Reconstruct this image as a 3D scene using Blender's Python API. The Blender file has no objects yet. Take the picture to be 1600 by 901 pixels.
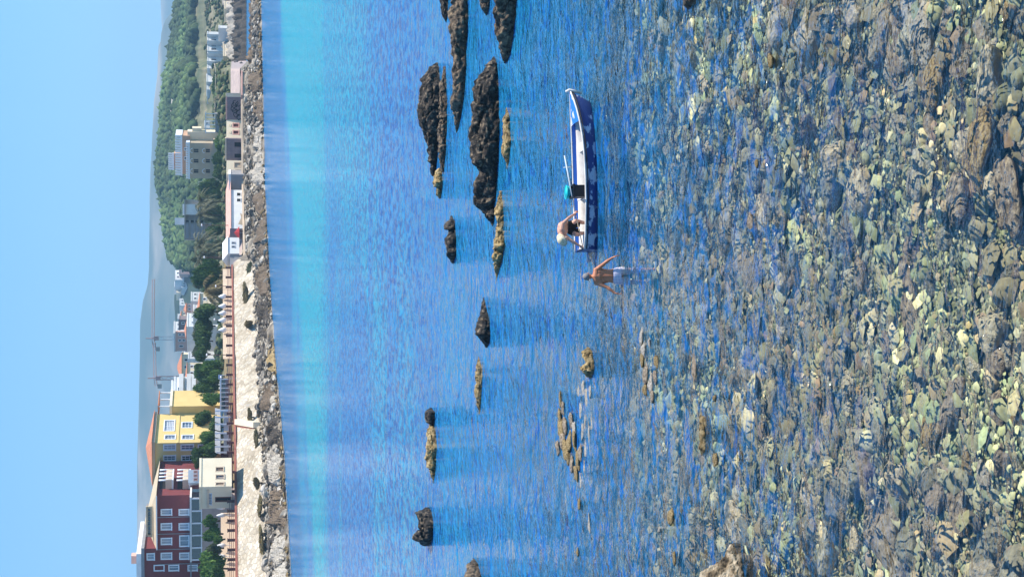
import bpy, bmesh, math, random
import numpy as np
from mathutils import Vector, Matrix, noise
random.seed(7); RNG = np.random.default_rng(7)
SC = bpy.context.scene
COL = SC.collection
# ------------------------------------------------------------------ camera (the photograph was taken with the phone on its side: up is left)
F = 2400.0; H = 9.0; PITCH = math.atan(455/F)
CP, SP = math.cos(PITCH), math.sin(PITCH)
cam_d = bpy.data.cameras.new('camera'); cam = bpy.data.objects.new('camera', cam_d); COL.objects.link(cam)
SC.camera = cam
cam_d.sensor_width = 36; cam_d.sensor_fit = 'HORIZONTAL'; cam_d.lens = 36*F/1600
cam_d.clip_start = 0.5; cam_d.clip_end = 40000
_X = Vector((0, -SP, -CP)); _Y = Vector((1, 0, 0)); _Z = _X.cross(_Y)
cam.matrix_world = Matrix(((_X.x, _Y.x, _Z.x, 0), (_X.y, _Y.y, _Z.y, 0), (_X.z, _Y.z, _Z.z, H), (0, 0, 0, 1)))
# ------------------------------------------------------------------ sky, sun, exposure
SUN_AZ, SUN_EL = math.radians(86), math.radians(50)      # azimuth clockwise from +Y (straight ahead)
W = bpy.data.worlds.new('World'); SC.world = W; W.use_nodes = True
wn, wl = W.node_tree.nodes, W.node_tree.links
for n in list(wn): wn.remove(n)
wo = wn.new('ShaderNodeOutputWorld'); wb = wn.new('ShaderNodeBackground'); sky = wn.new('ShaderNodeTexSky')
sky.sky_type = 'NISHITA'; sky.sun_disc = False; sky.sun_elevation = SUN_EL; sky.sun_rotation = SUN_AZ
sky.altitude = 0; sky.air_density = 1.0; sky.dust_density = 0.1; sky.ozone_density = 2.2
wb.inputs['Strength'].default_value = 0.135
hs = wn.new('ShaderNodeHueSaturation'); hs.inputs['Saturation'].default_value = 1.3
stc = wn.new('ShaderNodeTexCoord'); smp = wn.new('ShaderNodeMapping'); smp.inputs['Scale'].default_value = (1, 1, 0.85); smp.inputs['Location'].default_value = (0, 0, 0.10)   # lifts the milky horizon band out of sight
wl.new(stc.outputs['Generated'], smp.inputs[0]); wl.new(smp.outputs[0], sky.inputs['Vector'])
wl.new(sky.outputs[0], hs.inputs['Color']); wl.new(hs.outputs[0], wb.inputs['Color']); wl.new(wb.outputs[0], wo.inputs['Surface'])
sd = bpy.data.lights.new('sun', 'SUN'); sd.energy = 4.8; sd.angle = math.radians(0.53); sd.color = (1.0, 0.94, 0.84)
sun = bpy.data.objects.new('sun', sd); COL.objects.link(sun)
sv = Vector((math.sin(SUN_AZ)*math.cos(SUN_EL), math.cos(SUN_AZ)*math.cos(SUN_EL), math.sin(SUN_EL)))
sun.rotation_euler = sv.to_track_quat('Z', 'Y').to_euler()
SC.view_settings.view_transform = 'Standard'; SC.view_settings.look = 'None'
SC.view_settings.exposure = 0.72; SC.view_settings.gamma = 1.0; SC.view_settings.use_curve_mapping = False
SC.render.engine = 'CYCLES'
SC.cycles.use_denoising = True
SC.cycles.max_bounces = 6; SC.cycles.diffuse_bounces = 2; SC.cycles.glossy_bounces = 2
SC.cycles.transparent_max_bounces = 8; SC.cycles.volume_bounces = 0; SC.cycles.transmission_bounces = 2
SC.cycles.caustics_reflective = False; SC.cycles.caustics_refractive = False

# ------------------------------------------------------------------ helpers: pixel of the photograph -> place in the world
def ray(px, py):
    a = (px-800)/F; b = (450.5-py)/F
    return b, CP - a*SP, -SP - a*CP
def at(px, py, Y):
    d = ray(px, py); t = Y/d[1]; return Vector((d[0]*t, Y, H + d[2]*t))
def onz(px, py, z=0.0):
    d = ray(px, py); t = (z-H)/d[2]; return Vector((d[0]*t, d[1]*t, z))
def ip(x, tab):
    return float(np.interp(x, [t[0] for t in tab], [t[1] for t in tab]))

def tag(o, label=None, cat=None, group=None, kind=None):
    if label: o['label'] = label
    if cat: o['category'] = cat
    if group: o['group'] = group
    if kind: o['kind'] = kind
    return o
def empty(name, loc, rz=0.0, **k):
    o = bpy.data.objects.new(name, None); COL.objects.link(o); o.location = loc; o.rotation_euler = (0, 0, rz)
    o.empty_display_size = 0.5
    return tag(o, **k)
def link(name, me, mat=None, parent=None, loc=None):
    o = bpy.data.objects.new(name, me); COL.objects.link(o)
    if mat is not None and len(me.materials) == 0: me.materials.append(mat)
    if parent: o.parent = parent
    if loc is not None: o.location = loc
    return o
def mesh_np(name, V, Fc, smooth=False):
    V = np.asarray(V, np.float32); Fc = np.asarray(Fc, np.int32)
    me = bpy.data.meshes.new(name); k = Fc.shape[1]
    me.vertices.add(len(V)); me.vertices.foreach_set('co', V.ravel())
    me.loops.add(Fc.size); me.loops.foreach_set('vertex_index', Fc.ravel())
    me.polygons.add(len(Fc)); me.polygons.foreach_set('loop_start', np.arange(0, Fc.size, k, dtype=np.int32))
    me.update(calc_edges=True)
    if smooth: me.polygons.foreach_set('use_smooth', np.ones(len(Fc), bool))
    return me
def grid_faces(n, m):
    i, j = np.meshgrid(np.arange(n-1), np.arange(m-1), indexing='ij'); a = (i*m+j).ravel()
    return np.stack([a, a+m, a+m+1, a+1], 1)
class MB:
    """collects boxes, bars and tubes, links them as one mesh"""
    def __init__(s): s.v = []; s.f = []
    def box(s, x0, x1, y0, y1, z0, z1):
        n = len(s.v)
        s.v += [(x0, y0, z0), (x1, y0, z0), (x1, y1, z0), (x0, y1, z0), (x0, y0, z1), (x1, y0, z1), (x1, y1, z1), (x0, y1, z1)]
        s.f += [tuple(n+i for i in q) for q in ((0, 3, 2, 1), (4, 5, 6, 7), (0, 1, 5, 4), (1, 2, 6, 5), (2, 3, 7, 6), (3, 0, 4, 7))]
        return s
    def poly(s, pts):
        n = len(s.v); s.v += [tuple(p) for p in pts]; s.f.append(tuple(range(n, n+len(pts)))); return s
    def prism(s, pts, vec):
        n = len(s.v); k = len(pts); vec = Vector(vec)
        s.v += [tuple(p) for p in pts] + [tuple(Vector(p)+vec) for p in pts]
        s.f.append(tuple(range(n, n+k))[::-1]); s.f.append(tuple(range(n+k, n+2*k)))
        for i in range(k): j = (i+1) % k; s.f.append((n+i, n+j, n+k+j, n+k+i))
        return s
    def tube(s, pts, radii, n=8, caps=True):
        pts = [Vector(p) for p in pts]; base = len(s.v)
        if not hasattr(radii, '__len__'): radii = [radii]*len(pts)
        for i, p in enumerate(pts):
            d = (pts[min(i+1, len(pts)-1)] - pts[max(i-1, 0)]).normalized()
            u = d.cross(Vector((0, 0, 1)) if abs(d.z) < 0.95 else Vector((1, 0, 0))).normalized(); w = d.cross(u)
            for k in range(n):
                a = 2*math.pi*k/n; s.v.append(tuple(p + (u*math.cos(a)+w*math.sin(a))*radii[i]))
        for i in range(len(pts)-1):
            for k in range(n):
                a = base+i*n+k; b = base+i*n+(k+1) % n; s.f.append((a, b, b+n, a+n))
        if caps:
            s.f.append(tuple(base+k for k in range(n))[::-1]); e = base+(len(pts)-1)*n; s.f.append(tuple(e+k for k in range(n)))
        return s
    def ell(s, c, r, rot=None, n=12, m=8):
        base = len(s.v); c = Vector(c)
        for i in range(m+1):
            th = math.pi*i/m
            for k in range(n):
                a = 2*math.pi*k/n; p = Vector((r[0]*math.sin(th)*math.cos(a), r[1]*math.sin(th)*math.sin(a), r[2]*math.cos(th)))
                if rot: p = rot @ p
                s.v.append(tuple(c+p))
        for i in range(m):
            for k in range(n):
                a = base+i*n+k; b = base+i*n+(k+1) % n; s.f.append((a, a+n, b+n, b))
        return s
    def mesh(s, name, smooth=False):
        me = bpy.data.meshes.new(name); me.from_pydata(s.v, [], s.f); me.update()
        if smooth:
            for p in me.polygons: p.use_smooth = True
        return me
    def build(s, name, mat, parent=None, smooth=False, loc=None):
        return link(name, s.mesh(name, smooth), mat, parent, loc)

# ------------------------------------------------------------------ materials
def nodes_of(name):
    m = bpy.data.materials.new(name); m.use_nodes = True
    return m, m.node_tree.nodes, m.node_tree.links, m.node_tree.nodes['Principled BSDF']
def ramp(nn, stops, interp='LINEAR'):
    r = nn.new('ShaderNodeValToRGB'); e = r.color_ramp.elements; r.color_ramp.interpolation = interp
    while len(e) < len(stops): e.new(0.5)
    for i, (p, c) in enumerate(stops): e[i].position = p; e[i].color = (c[0], c[1], c[2], 1)
    return r
def M(name, c1, c2=None, scale=2.0, rough=0.85, bump=0.0, bscale=None, detail=5.0, c3=None, spec=0.3, coord='Object', lo=0.35, hi=0.65):
    m, nn, ll, bs = nodes_of(name); bs.inputs['Roughness'].default_value = rough
    bs.inputs['Specular IOR Level'].default_value = spec
    tc = nn.new('ShaderNodeTexCoord'); nz = nn.new('ShaderNodeTexNoise'); nz.inputs['Scale'].default_value = scale; nz.inputs['Detail'].default_value = detail
    ll.new(tc.outputs[coord], nz.inputs['Vector'])
    c2 = c2 or tuple(v*0.82 for v in c1)
    st = [(lo, c1), (hi, c2)] if c3 is None else [(lo, c1), ((lo+hi)/2, c2), (hi, c3)]
    r = ramp(nn, st); ll.new(nz.outputs['Fac'], r.inputs[0]); ll.new(r.outputs[0], bs.inputs['Base Color'])
    if bump > 0:
        nb = nn.new('ShaderNodeTexNoise'); nb.inputs['Scale'].default_value = bscale or scale*4; nb.inputs['Detail'].default_value = 6
        ll.new(tc.outputs[coord], nb.inputs['Vector']); b = nn.new('ShaderNodeBump'); b.inputs['Strength'].default_value = 1; b.inputs['Distance'].default_value = bump
        ll.new(nb.outputs['Fac'], b.inputs['Height']); ll.new(b.outputs[0], bs.inputs['Normal'])
    return m
def M_random(name, stops, scale=6, rough=0.8, bump=0.01, spec=0.3, mix=0.35):
    """colour picked per object (Object Info random), with grain on top"""
    m, nn, ll, bs = nodes_of(name); bs.inputs['Roughness'].default_value = rough; bs.inputs['Specular IOR Level'].default_value = spec
    oi = nn.new('ShaderNodeObjectInfo'); r = ramp(nn, stops); ll.new(oi.outputs['Random'], r.inputs[0])
    tc = nn.new('ShaderNodeTexCoord'); nz = nn.new('ShaderNodeTexNoise'); nz.inputs['Scale'].default_value = scale; nz.inputs['Detail'].default_value = 6
    ll.new(tc.outputs['Object'], nz.inputs['Vector'])
    r2 = ramp(nn, [(0.3, (0.62,)*3), (0.7, (1.4,)*3)]); ll.new(nz.outputs['Fac'], r2.inputs[0])
    mx = nn.new('ShaderNodeMix'); mx.data_type = 'RGBA'; mx.blend_type = 'MULTIPLY'; mx.inputs[0].default_value = 1
    ll.new(r.outputs[0], mx.inputs[6]); ll.new(r2.outputs[0], mx.inputs[7]); ll.new(mx.outputs[2], bs.inputs['Base Color'])
    b = nn.new('ShaderNodeBump'); b.inputs['Distance'].default_value = bump; ll.new(nz.outputs['Fac'], b.inputs['Height']); ll.new(b.outputs[0], bs.inputs['Normal'])
    return m
def M_attr(name, rough=0.85, scale=9, bump=0.0, spec=0.3, amp=(0.45, 1.3)):
    m, nn, ll, bs = nodes_of(name); bs.inputs['Roughness'].default_value = rough; bs.inputs['Specular IOR Level'].default_value = spec
    a = nn.new('ShaderNodeAttribute'); a.attribute_name = 'Col'
    tc = nn.new('ShaderNodeTexCoord'); nz = nn.new('ShaderNodeTexNoise'); nz.inputs['Scale'].default_value = scale; nz.inputs['Detail'].default_value = 6
    ll.new(tc.outputs['Object'], nz.inputs['Vector'])
    r2 = ramp(nn, [(0.3, (amp[0],)*3), (0.7, (amp[1],)*3)]); ll.new(nz.outputs['Fac'], r2.inputs[0])
    mx = nn.new('ShaderNodeMix'); mx.data_type = 'RGBA'; mx.blend_type = 'MULTIPLY'; mx.inputs[0].default_value = 1
    ll.new(a.outputs['Color'], mx.inputs[6]); ll.new(r2.outputs[0], mx.inputs[7]); ll.new(mx.outputs[2], bs.inputs['Base Color'])
    if bump: 
        b = nn.new('ShaderNodeBump'); b.inputs['Distance'].default_value = bump; ll.new(nz.outputs['Fac'], b.inputs['Height']); ll.new(b.outputs[0], bs.inputs['Normal'])
    return m
def M_masonry(name, stops, mortar, scale=2.2, bump=0.05):
    m, nn, ll, bs = nodes_of(name); bs.inputs['Roughness'].default_value = 0.9; bs.inputs['Specular IOR Level'].default_value = 0.2
    tc = nn.new('ShaderNodeTexCoord'); v = nn.new('ShaderNodeTexVoronoi'); v.inputs['Scale'].default_value = scale; ll.new(tc.outputs['Object'], v.inputs['Vector'])
    v2 = nn.new('ShaderNodeTexVoronoi'); v2.feature = 'DISTANCE_TO_EDGE'; v2.inputs['Scale'].default_value = scale; ll.new(tc.outputs['Object'], v2.inputs['Vector'])
    sp = nn.new('ShaderNodeSeparateColor'); ll.new(v.outputs['Color'], sp.inputs[0]); r = ramp(nn, stops); ll.new(sp.outputs[0], r.inputs[0])
    e = ramp(nn, [(0.02, (0, 0, 0)), (0.08, (1, 1, 1))]); ll.new(v2.outputs['Distance'], e.inputs[0])
    mx = nn.new('ShaderNodeMix'); mx.data_type = 'RGBA'; mx.inputs[6].default_value = (*mortar, 1); ll.new(r.outputs[0], mx.inputs[7]); ll.new(e.outputs[0], mx.inputs[0])
    nz = nn.new('ShaderNodeTexNoise'); nz.inputs['Scale'].default_value = 0.25; nz.inputs['Detail'].default_value = 5; ll.new(tc.outputs['Object'], nz.inputs['Vector'])
    r3 = ramp(nn, [(0.35, (0.78, 0.76, 0.72)), (0.65, (1.08, 1.08, 1.08))]); ll.new(nz.outputs['Fac'], r3.inputs[0])
    m2 = nn.new('ShaderNodeMix'); m2.data_type = 'RGBA'; m2.blend_type = 'MULTIPLY'; m2.inputs[0].default_value = 1; ll.new(mx.outputs[2], m2.inputs[6]); ll.new(r3.outputs[0], m2.inputs[7])
    ll.new(m2.outputs[2], bs.inputs['Base Color'])
    b = nn.new('ShaderNodeBump'); b.inputs['Distance'].default_value = bump; ll.new(e.outputs[0], b.inputs['Height']); ll.new(b.outputs[0], bs.inputs['Normal'])
    return m
def M_glass(name, c=(0.05, 0.08, 0.12), rough=0.06):
    m, nn, ll, bs = nodes_of(name); bs.inputs['Base Color'].default_value = (*c, 1); bs.inputs['Roughness'].default_value = rough; bs.inputs['Specular IOR Level'].default_value = 0.9
    return m

MAT = dict(
 rock_dark=M('volcanic_rock', (0.010, 0.009, 0.008), (0.045, 0.036, 0.028), 6.5, 0.85, 0.05, 22, c3=(0.30, 0.22, 0.14), lo=0.36, hi=0.72),
 rock_brown=M('brown_rock', (0.035, 0.027, 0.02), (0.14, 0.10, 0.065), 7, 0.85, 0.05, 22, c3=(0.28, 0.20, 0.12), lo=0.36, hi=0.68),
 rock_tan=M('weed_coated_rock', (0.09, 0.062, 0.025), (0.34, 0.23, 0.09), 8, 0.85, 0.04, 24, c3=(0.46, 0.35, 0.18), lo=0.36, hi=0.62),
 rock_pale=M('pale_rock', (0.12, 0.10, 0.075), (0.34, 0.30, 0.24), 4, 0.85, 0.03, 12, c3=(0.50, 0.45, 0.38), lo=0.3, hi=0.66),
 boulder=M('golden_brown_rock', (0.03, 0.022, 0.014), (0.20, 0.145, 0.085), 3, 0.85, 0.03, 16, c3=(0.44, 0.36, 0.25), lo=0.36, hi=0.62),
 stone_brown=M('weed_brown_stone', (0.09, 0.07, 0.05), (0.26, 0.20, 0.14), 4, 0.85, 0.03, 16, c3=(0.42, 0.34, 0.24), lo=0.36, hi=0.64),
 yellow_wall=M('ochre_render', (0.72, 0.52, 0.21), (0.66, 0.47, 0.18), 0.6, 0.9),  # one ochre wall colour used on every face
 red_wall=M('oxblood_render', (0.20, 0.045, 0.045), (0.17, 0.04, 0.038), 0.5, 0.9),
 white=M('white_render', (0.80, 0.79, 0.76), (0.70, 0.69, 0.66), 0.7, 0.85),
 white_paint=M('white_paint', (0.80, 0.80, 0.80), (0.76, 0.76, 0.77), 2, 0.5),
 cream=M('cream_render', (0.82, 0.69, 0.49), (0.76, 0.63, 0.44), 0.5, 0.9),
 peach=M('peach_render', (0.68, 0.53, 0.38), (0.60, 0.46, 0.33), 0.5, 0.9),
 pink=M('pink_render', (0.72, 0.42, 0.33), (0.62, 0.35, 0.28), 0.8, 0.9),
 castle=M('sand_render', (0.50, 0.40, 0.28), (0.45, 0.35, 0.24), 0.5, 0.9),
 castle_pink=M('terracotta_render', (0.56, 0.34, 0.21), (0.50, 0.30, 0.19), 0.6, 0.9),
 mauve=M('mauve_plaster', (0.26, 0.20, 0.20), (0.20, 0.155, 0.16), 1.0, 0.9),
 concrete=M('raw_concrete', (0.40, 0.36, 0.32), (0.30, 0.27, 0.24), 0.8, 0.9),
 grey=M('grey_plaster', (0.30, 0.29, 0.29), (0.25, 0.245, 0.25), 0.8, 0.9),
 roof_tile=M('clay_roof_tile', (0.58, 0.25, 0.14), (0.45, 0.17, 0.09), 1.6, 0.9, 0.03, 4),
 roof_beige=M('beige_roof', (0.52, 0.42, 0.28), (0.45, 0.36, 0.24), 1.2, 0.9, 0.03, 5),
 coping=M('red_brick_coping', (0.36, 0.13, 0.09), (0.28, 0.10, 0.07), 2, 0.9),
 rail=M('rust_painted_rail', (0.16, 0.07, 0.055), (0.11, 0.05, 0.04), 3, 0.7),
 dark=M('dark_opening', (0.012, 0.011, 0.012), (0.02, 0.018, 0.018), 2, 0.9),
 door_brown=M('brown_wood_door', (0.17, 0.06, 0.04), (0.11, 0.04, 0.03), 3, 0.7),
 shutter=M('grey_shutter', (0.42, 0.43, 0.46), (0.36, 0.37, 0.40), 6, 0.6),
 glass=M_glass('window_glass', (0.10, 0.14, 0.20)),
 glass_dark=M_glass('dark_glass', (0.008, 0.014, 0.025)),
 glass_blue=M_glass('blue_glass', (0.10, 0.22, 0.42)),
 paving=M('promenade_paving', (0.46, 0.36, 0.31), (0.36, 0.28, 0.25), 0.8, 0.9),
 metal=M('galvanised_metal', (0.35, 0.36, 0.37), (0.28, 0.29, 0.30), 2, 0.5),
 crane_w=M('white_crane_steel', (0.7, 0.7, 0.7), None, 2, 0.6), crane_r=M('red_crane_steel', (0.52, 0.30, 0.27), None, 2, 0.6),
 bark=M('bark', (0.11, 0.08, 0.055), (0.06, 0.045, 0.03), 5, 0.9, 0.03, 12),
 palm_bark=M('palm_bark', (0.20, 0.16, 0.11), (0.11, 0.085, 0.06), 3, 0.9, 0.04, 10),
 red_cloth=M('red_cloth', (0.38, 0.03, 0.03), (0.30, 0.025, 0.03), 3, 0.9),
 white_cloth=M('white_cloth', (0.78, 0.77, 0.75), (0.70, 0.69, 0.68), 2, 0.9),
 sign_blue=M('blue_sign_paint', (0.10, 0.25, 0.60), None, 2, 0.5),
)
for _k in ('rock_dark', 'rock_brown', 'rock_tan', 'boulder'):      # wet band just above the sea
    _m = MAT[_k]; _n, _l = _m.node_tree.nodes, _m.node_tree.links; _b = _n['Principled BSDF']; _src = _b.inputs['Base Color'].links[0].from_socket
    _t = _n.new('ShaderNodeTexCoord'); _s = _n.new('ShaderNodeSeparateXYZ'); _l.new(_t.outputs['Object'], _s.inputs[0]); _q = _n.new('ShaderNodeTexNoise'); _q.inputs['Scale'].default_value = 2.5; _l.new(_t.outputs['Object'], _q.inputs['Vector'])
    _a = _n.new('ShaderNodeMath'); _a.operation = 'MULTIPLY_ADD'; _a.inputs[1].default_value = -0.22; _l.new(_q.outputs['Fac'], _a.inputs[0]); _l.new(_s.outputs[2], _a.inputs[2])
    _r = ramp(_n, [(0.0, (0.5,)*3), (0.05, (1, 1, 1))]); _l.new(_a.outputs[0], _r.inputs[0])
    _x = _n.new('ShaderNodeMix'); _x.data_type = 'RGBA'; _x.blend_type = 'MULTIPLY'; _x.inputs[0].default_value = 1; _l.new(_src, _x.inputs[6]); _l.new(_r.outputs[0], _x.inputs[7]); _l.new(_x.outputs[2], _b.inputs['Base Color'])
def M_leaf(name, dark, mid, light, scale=0.6):
    m, nn, ll, bs = nodes_of(name); bs.inputs['Roughness'].default_value = 0.7; bs.inputs['Specular IOR Level'].default_value = 0.25
    tc = nn.new('ShaderNodeTexCoord'); nz = nn.new('ShaderNodeTexNoise'); nz.inputs['Scale'].default_value = scale; nz.inputs['Detail'].default_value = 4
    ll.new(tc.outputs['Object'], nz.inputs['Vector']); ge = nn.new('ShaderNodeNewGeometry')
    ad = nn.new('ShaderNodeMath'); ad.operation = 'MULTIPLY_ADD'; ad.inputs[1].default_value = 0.25; ll.new(ge.outputs['Random Per Island'], ad.inputs[0]); ll.new(nz.outputs['Fac'], ad.inputs[2])
    r = ramp(nn, [(0.38, dark), (0.6, mid), (0.85, light)]); ll.new(ad.outputs[0], r.inputs[0]); ll.new(r.outputs[0], bs.inputs['Base Color'])
    tr = nn.new('ShaderNodeBsdfTranslucent'); ll.new(r.outputs[0], tr.inputs['Color']); mx = nn.new('ShaderNodeMixShader'); mx.inputs[0].default_value = 0.3
    ll.new(bs.outputs[0], mx.inputs[1]); ll.new(tr.outputs[0], mx.inputs[2]); ll.new(mx.outputs[0], nn['Material Output'].inputs['Surface'])
    return m
MAT['leaf'] = M_leaf('evergreen_leaf', (0.025, 0.055, 0.016), (0.06, 0.12, 0.03), (0.13, 0.20, 0.045))
MAT['leaf_bright'] = M_leaf('bright_leaf', (0.035, 0.08, 0.015), (0.08, 0.16, 0.03), (0.17, 0.27, 0.05))
MAT['leaf_pine'] = M_leaf('pine_leaf', (0.02, 0.042, 0.022), (0.04, 0.075, 0.035), (0.075, 0.12, 0.05), 0.06)
MAT['leaf_olive'] = M_leaf('olive_leaf', (0.05, 0.065, 0.03), (0.10, 0.12, 0.055), (0.18, 0.19, 0.10))
MAT['leaf_palm'] = M_leaf('palm_leaf', (0.05, 0.065, 0.035), (0.12, 0.13, 0.07), (0.28, 0.26, 0.17))
MAT['leaf_dry'] = M_leaf('dry_scrub', (0.13, 0.095, 0.035), (0.25, 0.19, 0.08), (0.36, 0.29, 0.14))

# ------------------------------------------------------------------ SEA
def make_water():
    xs = np.linspace(-2500, 2500, 60); ys = np.concatenate([np.linspace(-60, 300, 60), np.linspace(330, 3000, 30)])
    X, Y = np.meshgrid(xs, ys, indexing='ij'); V = np.stack([X.ravel(), Y.ravel(), np.zeros(X.size)], 1)
    me = mesh_np('sea', V, grid_faces(len(xs), len(ys))); 
    m = bpy.data.materials.new('sea_water'); m.use_nodes = True; nn, ll = m.node_tree.nodes, m.node_tree.links
    for n in list(nn): nn.remove(n)
    out = nn.new('ShaderNodeOutputMaterial'); tc = nn.new('ShaderNodeTexCoord')
    def math_(op, a, b=None, c=None, clamp=False):
        n = nn.new('ShaderNodeMath'); n.operation = op; n.use_clamp = clamp
        for i, v in enumerate((a, b, c)):
            if v is None: continue
            if hasattr(v, 'links'): ll.new(v, n.inputs[i])
            else: n.inputs[i].default_value = v
        return n.outputs[0]
    def noise_(scale, sx=1.0, sy=1.0, detail=2.0, rough=0.5, dist=0.0, rot=0.0):
        mp = nn.new('ShaderNodeMapping'); mp.inputs['Scale'].default_value = (sx, sy, 1); mp.inputs['Rotation'].default_value = (0, 0, rot); ll.new(tc.outputs['Object'], mp.inputs[0])
        n = nn.new('ShaderNodeTexNoise'); n.inputs['Scale'].default_value = scale; n.inputs['Detail'].default_value = detail; n.inputs['Roughness'].default_value = rough; n.inputs['Distortion'].default_value = dist
        ll.new(mp.outputs[0], n.inputs['Vector']); return n.outputs['Fac']
    sep = nn.new('ShaderNodeSeparateXYZ'); ll.new(tc.outputs['Object'], sep.inputs[0]); x, y = sep.outputs[0], sep.outputs[1]
    w1 = noise_(0.55, 0.75, 1.0, 2, 0.5, 0.6, 0.12); w2 = noise_(1.9, 0.7, 1.0, 3, 0.55, 0.7, -0.1); w3 = noise_(6.5, 0.75, 1, 2, 0.5, 0.3, 0.25)
    h = math_('ADD', math_('MULTIPLY', w1, WAVE[0]), math_('ADD', math_('MULTIPLY', w2, WAVE[1]), math_('MULTIPLY', w3, WAVE[2])))
    bp = nn.new('ShaderNodeBump'); bp.inputs['Strength'].default_value = 1; bp.inputs['Distance'].default_value = 1.0; ll.new(h, bp.inputs['Height'])
    fr = nn.new('ShaderNodeFresnel'); fr.inputs['IOR'].default_value = 1.33; ll.new(bp.outputs[0], fr.inputs['Normal'])
    gl = nn.new('ShaderNodeBsdfGlossy'); gl.inputs['Roughness'].default_value = 0.05; gl.inputs['Color'].default_value = (1, 1, 1, 1); ll.new(bp.outputs[0], gl.inputs['Normal'])
    # how much of the water body (its own scattered colour) hides the bottom, by place
    wob = math_('MULTIPLY', math_('SUBTRACT', noise_(0.035, 0.6, 1.2, 3, 0.55, 0.5), 0.5), 40.0)
    yy = math_('ADD', y, wob)
    def mrange(v, a, b, c=0.0, d=1.0):
        n = nn.new('ShaderNodeMapRange'); n.interpolation_type = 'SMOOTHSTEP'; ll.new(v, n.inputs[0])
        for i, k in enumerate((a, b, c, d)): n.inputs[i+1].default_value = k
        return n.outputs[0]
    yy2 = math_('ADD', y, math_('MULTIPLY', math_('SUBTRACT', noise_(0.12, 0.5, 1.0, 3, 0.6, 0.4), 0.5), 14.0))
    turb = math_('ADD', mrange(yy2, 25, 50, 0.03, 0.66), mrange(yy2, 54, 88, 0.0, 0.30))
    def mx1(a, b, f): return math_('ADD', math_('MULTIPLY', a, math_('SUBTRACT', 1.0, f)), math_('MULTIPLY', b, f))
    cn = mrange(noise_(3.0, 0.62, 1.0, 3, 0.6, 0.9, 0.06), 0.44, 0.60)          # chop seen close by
    cn2 = mrange(noise_(1.1, 0.8, 1.0, 2, 0.5, 0.8, -0.08), 0.36, 0.62)         # broader swell in the painted strokes
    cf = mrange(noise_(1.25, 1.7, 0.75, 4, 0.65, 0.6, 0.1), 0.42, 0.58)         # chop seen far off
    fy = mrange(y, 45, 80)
    painted_chop = mx1(math_('MULTIPLY', cn, cn2), cf, fy)
    # sky reflections on the wavelets painted as opaque blue strokes in the body
    turb = math_('ADD', turb, math_('MULTIPLY', painted_chop, mrange(y, 16, 31, 0.0, 0.74)), clamp=True)
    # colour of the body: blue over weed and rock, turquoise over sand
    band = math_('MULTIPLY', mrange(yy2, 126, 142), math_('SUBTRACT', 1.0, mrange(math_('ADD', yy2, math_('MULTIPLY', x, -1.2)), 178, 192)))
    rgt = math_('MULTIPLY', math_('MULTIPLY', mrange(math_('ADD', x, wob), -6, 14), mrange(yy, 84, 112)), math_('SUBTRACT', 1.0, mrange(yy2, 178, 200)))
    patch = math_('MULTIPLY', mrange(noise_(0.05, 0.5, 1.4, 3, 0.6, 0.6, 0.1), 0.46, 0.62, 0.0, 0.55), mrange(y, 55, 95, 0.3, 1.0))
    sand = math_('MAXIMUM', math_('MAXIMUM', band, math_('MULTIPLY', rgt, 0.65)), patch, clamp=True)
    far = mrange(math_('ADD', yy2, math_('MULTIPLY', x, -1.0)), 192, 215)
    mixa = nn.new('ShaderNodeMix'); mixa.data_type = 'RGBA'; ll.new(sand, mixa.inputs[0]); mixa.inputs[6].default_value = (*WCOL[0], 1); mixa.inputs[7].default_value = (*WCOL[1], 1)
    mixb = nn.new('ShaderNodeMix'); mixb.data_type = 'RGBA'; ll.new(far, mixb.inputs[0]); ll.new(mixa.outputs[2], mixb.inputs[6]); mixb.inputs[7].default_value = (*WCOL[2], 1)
    mixc = nn.new('ShaderNodeMix'); mixc.data_type = 'RGBA'; mixc.blend_type = 'MULTIPLY'; ll.new(math_('MULTIPLY', painted_chop, mrange(y, 60, 200, 1.0, 0.4)), mixc.inputs[0]); ll.new(mixb.outputs[2], mixc.inputs[6]); mixc.inputs[7].default_value = (0.22, 0.34, 0.60, 1)  # light and dark of the waves painted into the body colour
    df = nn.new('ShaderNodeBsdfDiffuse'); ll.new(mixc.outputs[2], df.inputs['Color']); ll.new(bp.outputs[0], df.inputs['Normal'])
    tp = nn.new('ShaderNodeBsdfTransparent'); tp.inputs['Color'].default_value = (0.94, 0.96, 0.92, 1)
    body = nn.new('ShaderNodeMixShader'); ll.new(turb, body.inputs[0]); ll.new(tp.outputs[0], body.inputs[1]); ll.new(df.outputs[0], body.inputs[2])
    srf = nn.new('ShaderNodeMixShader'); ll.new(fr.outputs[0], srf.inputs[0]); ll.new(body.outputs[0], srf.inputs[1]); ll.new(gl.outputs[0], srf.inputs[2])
    ll.new(srf.outputs[0], out.inputs['Surface'])
    o = link('sea_water', me, m); tag(o, kind='structure'); return o
WAVE = (0.30, 0.20, 0.045)
WCOL = ((0.020, 0.235, 0.50), (0.006, 0.42, 0.52), (0.015, 0.20, 0.42))
make_water()

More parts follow.
